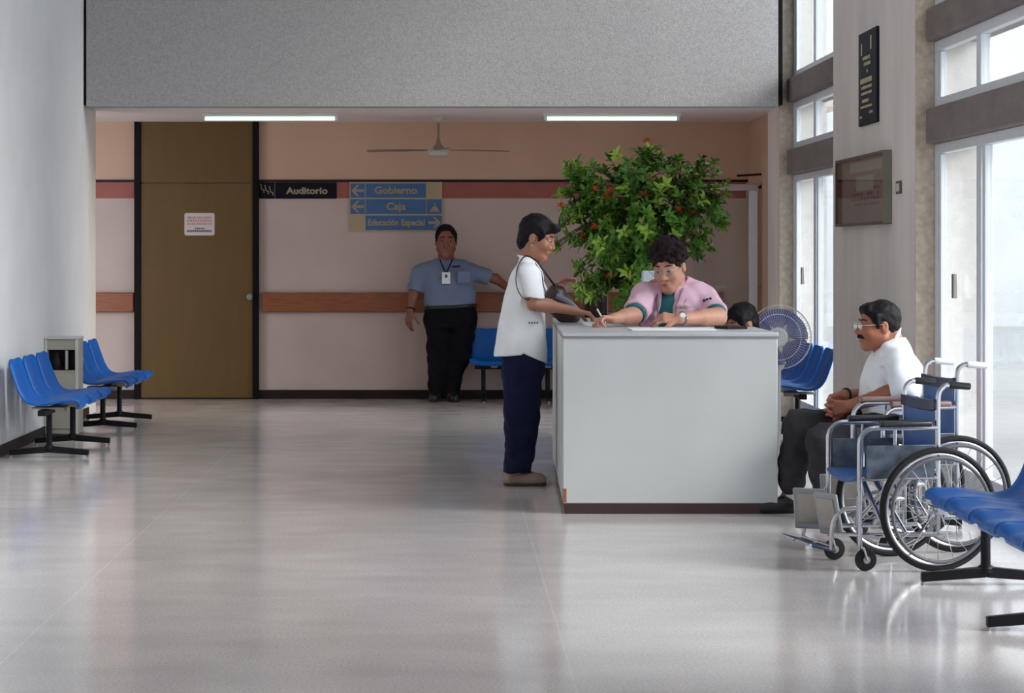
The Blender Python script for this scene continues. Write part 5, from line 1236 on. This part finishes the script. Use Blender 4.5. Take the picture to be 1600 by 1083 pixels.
for e in (-1, 1): T.chain([(e * .09, .06, hipz + .06), (e * .11, -.36, hipz + .035), (e * .11, -.40, .34), (e * .11, -.345, .12)], [.10, .078, .066, .06], .04)
T.loft([(0, .03, hipz - .05, .195, .155), (0, .03, hipz + .1, .20, .165), (0, .02, hipz + .2, .19, .16)], .04); T.mesh('trousers', M['white_cloth'], nu, .008, 1)
for e in (-1, 1): shoe('shoe', 'white_plastic', (e * .11, -.28, 0), (e * .11, -.52, 0), nu, .045, .07)
pen = MB().tube([W(946, 505, 13.50), W(933, 483, 13.56)], .0045, 10).build('pen', M['white_plastic'], None); tag(pen, 'white pen held in the writing hand of the woman in pink', 'pen')

# ---------------------------------------------------------------- dark-haired person bent down behind the counter
Y0 = 14.55; O = Vector(((1154 - CX) * Y0 / FPX, Y0, 0)); P = loc_fn(Y0, O)
S = SDF(); H = Head(P(1159, 506, -.05), frame((-.9, -.45), .30), 0.93); neck = P(1168, 528, .06); H.build(S, neck)
S.loft([(0, .08, .42, .17, .13), (0, .09, .6, .165, .125), (0, .07, .75, .19, .12), (0, .05, .82, .14, .09), (0, .02, .87, .06, .06)], .03)
for e in (-1, 1):
    S.chain([(e * .1, .04, .44), (e * .1, -.36, .45), (e * .1, -.34, .08)], [.08, .06, .045], .03); S.cap((e * .1, -.36, .04), (e * .1, -.48, .035), .033, .028, .02)
    S.chain([(e * .15, .06, .78), (e * .15, -.06, .58), (e * .06, -.28, .56)], [.05, .042, .03], .02); hand(S, (e * .06, -.28, .56), (-e * .3, -1, 0), (0, 0, -1), e, .4)
hp = S.mesh('person', M['skin'], None, .006); hp.location = O
tag(hp, 'seated person with black hair, head bent low behind the right end of the counter', 'person'); H.details(hp)
def op(S, h):
    p, m, q = h.p, h.M, h.s
    S.ell(p(0, -.018, .044), (.088 * q, .108 * q, .098 * q), .02, Mx=m); S.ell(p(0, -.06, -.02), (.075 * q, .055 * q, .07 * q), .03, Mx=m)
    for e in (-1, 1): S.cap(p(e * .076, .04, .05), p(e * .074, .03, -.005), .014, .008, .02)
    S.ell(p(0, .09, -.02), (.07 * q, .062 * q, .08 * q), .01, 's', Mx=m)
    for e in (-1, 1): S.ell(p(e * .088, 0, -.022), (.03 * q, .026 * q, .044 * q), .01, 's', Mx=m)
H.hair(hp, M['hair'], op, .005, .002)
B = SDF(); B.loft([(0, .08, .42, .18, .15), (0, .09, .6, .17, .14), (0, .07, .75, .18, .135), (0, .05, .82, .155, .105), (0, .02, .86, .075, .07)], .03)
for e in (-1, 1): B.cap((e * .15, .06, .78), (e * .15, -.03, .62), .064, .062, .03)
B.mesh('shirt', M['blue_cloth'], hp, .008, 1)
T = SDF()
for e in (-1, 1): T.chain([(e * .1, .04, .44), (e * .1, -.36, .455), (e * .1, -.345, .12)], [.095, .075, .06], .03)
T.loft([(0, .06, .40, .19, .15), (0, .07, .52, .19, .15)], .03); T.mesh('trousers', M['navy_cloth'], hp, .008, 1)
for e in (-1, 1): shoe('shoe', 'shoe_black', (e * .1, -.29, 0), (e * .1, -.52, 0), hp, .045, .07, 'rubber')
st = thing('stool', (O.x, O.y + .06, 0), 'low dark stool under the bent person behind the counter', 'stool')
MB().box((0, 0, .335), (.34, .32, .05)).build('seat', M['dark_wood'], st, bevel=.012)
for sx_q in (-1, 1):
    for sy_q in (-1, 1): MB().tube([(sx_q * .12, sy_q * .11, .32), (sx_q * .15, sy_q * .13, 0)], .015, 8).build('leg', M['dark_wood'], st)

# ---------------------------------------------------------------- seated man in white shirt
Y0 = 12.58; O = Vector(((1395 - CX) * Y0 / FPX, Y0, 0)); P = loc_fn(Y0, O)
S = SDF(); H = Head(P(1371, 510), frame((-1, -.16), .03), 1.06); neck = P(1394, 545); H.build(S, neck, 1.12, 1.1, .060)
mt = [row(1352, 1440, 672, .16), row(1347, 1443, 645, .17), row(1344, 1445, 622, .175), row(1345, 1444, 598, .175), row(1351, 1440, 577, .175), row(1360, 1431, 558, .16), row(1370, 1421, 541, .12), row(1380, 1413, 528, .085), row(1387, 1409, 517, .062)]
S.loft([(r[0], r[1], r[2], r[3] - .012, r[4] - .012) for r in mt], .03)
hipN, kneeN, ankN = P(1400, 665, -.09), P(1284, 688, -.10), P(1293, 775, -.10)
hipF, kneeF, ankF = P(1400, 665, .09), P(1248, 664, .10), P(1234, 768, .10)
for (a, k_, c) in ((hipN, kneeN, ankN), (hipF, kneeF, ankF)): S.chain([a, k_, c], [.085, .06, .04], .03)
S.cap(ankN + Vector((0, 0, -.02)), P(1262, 792, -.1), .035, .03, .02); S.cap(ankF + Vector((0, 0, -.03)), P(1205, 793, .1), .035, .028, .02)
shN, elN, wrN = P(1403, 572, -.15), P(1413, 609, -.19), P(1328, 634, -.07)
S.chain([P(1394, 566, -.06), shN, elN, wrN], [.06, .058, .048, .031], .02); S.cap(elN, elN.lerp(wrN, .4), .048, .044, .02)
hand(S, wrN, P(1300, 638, -.03) - wrN, (0.1, 0.8, 0.1), 1, [.5, .55, .6, .65], 1.06, thumb=(.7, .5, .2))
shF, elF, wrF = P(1390, 578, .15), P(1352, 620, .17), P(1318, 618, .06)
S.chain([P(1394, 566, .06), shF, elF, wrF], [.06, .056, .046, .031], .02)
hand(S, wrF, P(1292, 632, .01) - wrF, (0.0, -0.9, -0.35), -1, [.55, .6, .65, .7], 1.06, thumb=(.75, .5, .2))
mn = S.mesh('person', M['skin_red'], None, .0048); mn.location = O
tag(mn, 'seated man in white shirt with moustache and glasses, hands clasped, beside the wheelchairs', 'person')
H.details(mn, lips=True); H.glasses(mn)
def op(S, h):
    p, m, q = h.p, h.M, h.s
    S.ell(p(0, -.022, .042), (.083 * q, .102 * q, .092 * q), .02, Mx=m); S.ell(p(0, -.066, -.03), (.066 * q, .045 * q, .06 * q), .03, Mx=m)
    S.cap(p(-.03, .056, .088), p(.03, .056, .088), .024 * q, .024 * q, .03)
    for e in (-1, 1): S.cap(p(e * .076, .030, .055), p(e * .074, .020, -.002), .015 * q, .010 * q, .02)
    S.ell(p(0, .090, -.014), (.086 * q, .064 * q, .080 * q), .010, 's', Mx=m)
    for e in (-1, 1): S.ell(p(e * .086, -.008, -.022), (.03 * q, .024 * q, .046 * q), .01, 's', Mx=m)
    S.ell(p(0, .02, -.12), (.12 * q, .10 * q, .075 * q), .02, 's', Mx=m)
H.hair(mn, M['hair'], op, .0045, .0018)
b = MB(); p = H.p
b.tube([p(-.032, .080, -.058), p(-.018, .096, -.048), p(0, .102, -.046), p(.018, .096, -.048), p(.032, .080, -.058)], [.003, .009, .0095, .009, .003], 8, flat=(1.0, .7)); b.build('moustache', M['hair'], mn)
B = SDF(); B.loft(mt[:-1], .03)
for (c0, a, e, ex) in ((P(1396, 566, -.06), shN, elN, None), (P(1390, 568, .06), shF, elF, .72)):
    B.cap(c0, a, .085, .082, .04)
    if ex is None:      # sleeve that covers the bent elbow
        B.cap(a, e, .082, .080, .03); B.cap(e, e.lerp(wrN, .35), .078, .074, .04); a, e, ex = e, wrN, .17
    else: B.cap(a, a + (e - a) * (ex + .1), .082, .084, .03)
    dn = (e - a).normalized(); u = dn.orthogonal().normalized(); v = dn.cross(u); B.box(a + (e - a) * ex + dn * .09, (.12, .12, .085), Matrix((u, v, dn)).transposed(), .003, .004, 's')
B.ops.append(B.ops.pop(0))
B.cap(neck + Vector((-.045, 0, .010)), neck + Vector((-.075, 0, .10)), .056, .07, .01, 's'); B.ripple(wrinkles(.006, 36, .2)); ms = B.mesh('shirt', M['white_cloth'], mn, .006, 2)
b = MB()
for e in (-1, 1):
    b.add([P(1408, 512, e * .045), P(1406, 524, e * .078), P(1386, 546, e * .09), P(1365, 556, e * .062), P(1370, 548, e * .05), P(1390, 532, e * .062)], [(0, 1, 2, 3, 4, 5) if e < 0 else (5, 4, 3, 2, 1, 0)])
b.build('collar', M['white_cloth'], ms, solid=.006)
b = MB(); b.tube(smooth_path([P(1366, 556, -.0), P(1356, 575, -.0), P(1349, 600, 0)], 4), .004, 6); b.build('placket', M['strap_grey'], ms)
T = SDF()
for (a, k_, c, w) in ((hipN, kneeN, ankN, 1), (hipF, kneeF, ankF, 1)):
    T.chain([a, k_, k_.lerp(c, .55), c + (k_ - c).normalized() * .05], [.105, .078, .075, .072], .035)
T.loft([row(1350, 1442, 690, .175), row(1348, 1442, 668, .175), row(1350, 1441, 652, .17)], .03); T.ripple(wrinkles(.007, 44, .5)); T.mesh('trousers', M['grey_cloth'], mn, .006, 2)
b = MB(); b.tube([ankF + (kneeF - ankF).normalized() * .06, ankF + Vector((0, 0, -.04))], .042, 14); b.build('sock', M['sock'], mn); b = MB(); b.tube([ankN + (kneeN - ankN).normalized() * .06, ankN + Vector((0, 0, -.04))], .042, 14); b.build('sock', M['sock'], mn)
shoe('shoe', 'shoe_black', Vector((P(1250, 800).x, .10, 0)), Vector((P(1186, 800).x, .08, 0)), mn, .047, .075, 'rubber')
shoe('shoe', 'shoe_black', Vector((P(1305, 800).x, -.10, 0)), Vector((P(1240, 800).x, -.11, 0)), mn, .047, .075, 'rubber')
b = MB(); b.torus(wrF.lerp(elF, .10), (wrF - elF), .036, .007, 24, 6); b.build('watch', M['rubber'], mn)
# red bag on the bench behind him
rb = W(1440, 612, 12.86); rbg = thing('red_bag', (rb.x - .02, 12.9, .40), 'small red cloth bag on the bench behind the seated man', 'bag')
S = SDF(); S.box((0, 0, .16), (.06, .12, .155), None, .05); S.ripple(wrinkles(.006, 40, .6)); S.mesh('bag_body', M['red_cloth'], rbg, .008, 1)
MB().tube(smooth_path([(0, -.06, .30), (0, -.05, .37), (0, 0, .40), (0, .05, .37), (0, .06, .30)], 4), .008, 8).build('handle', M['red_cloth'], rbg)
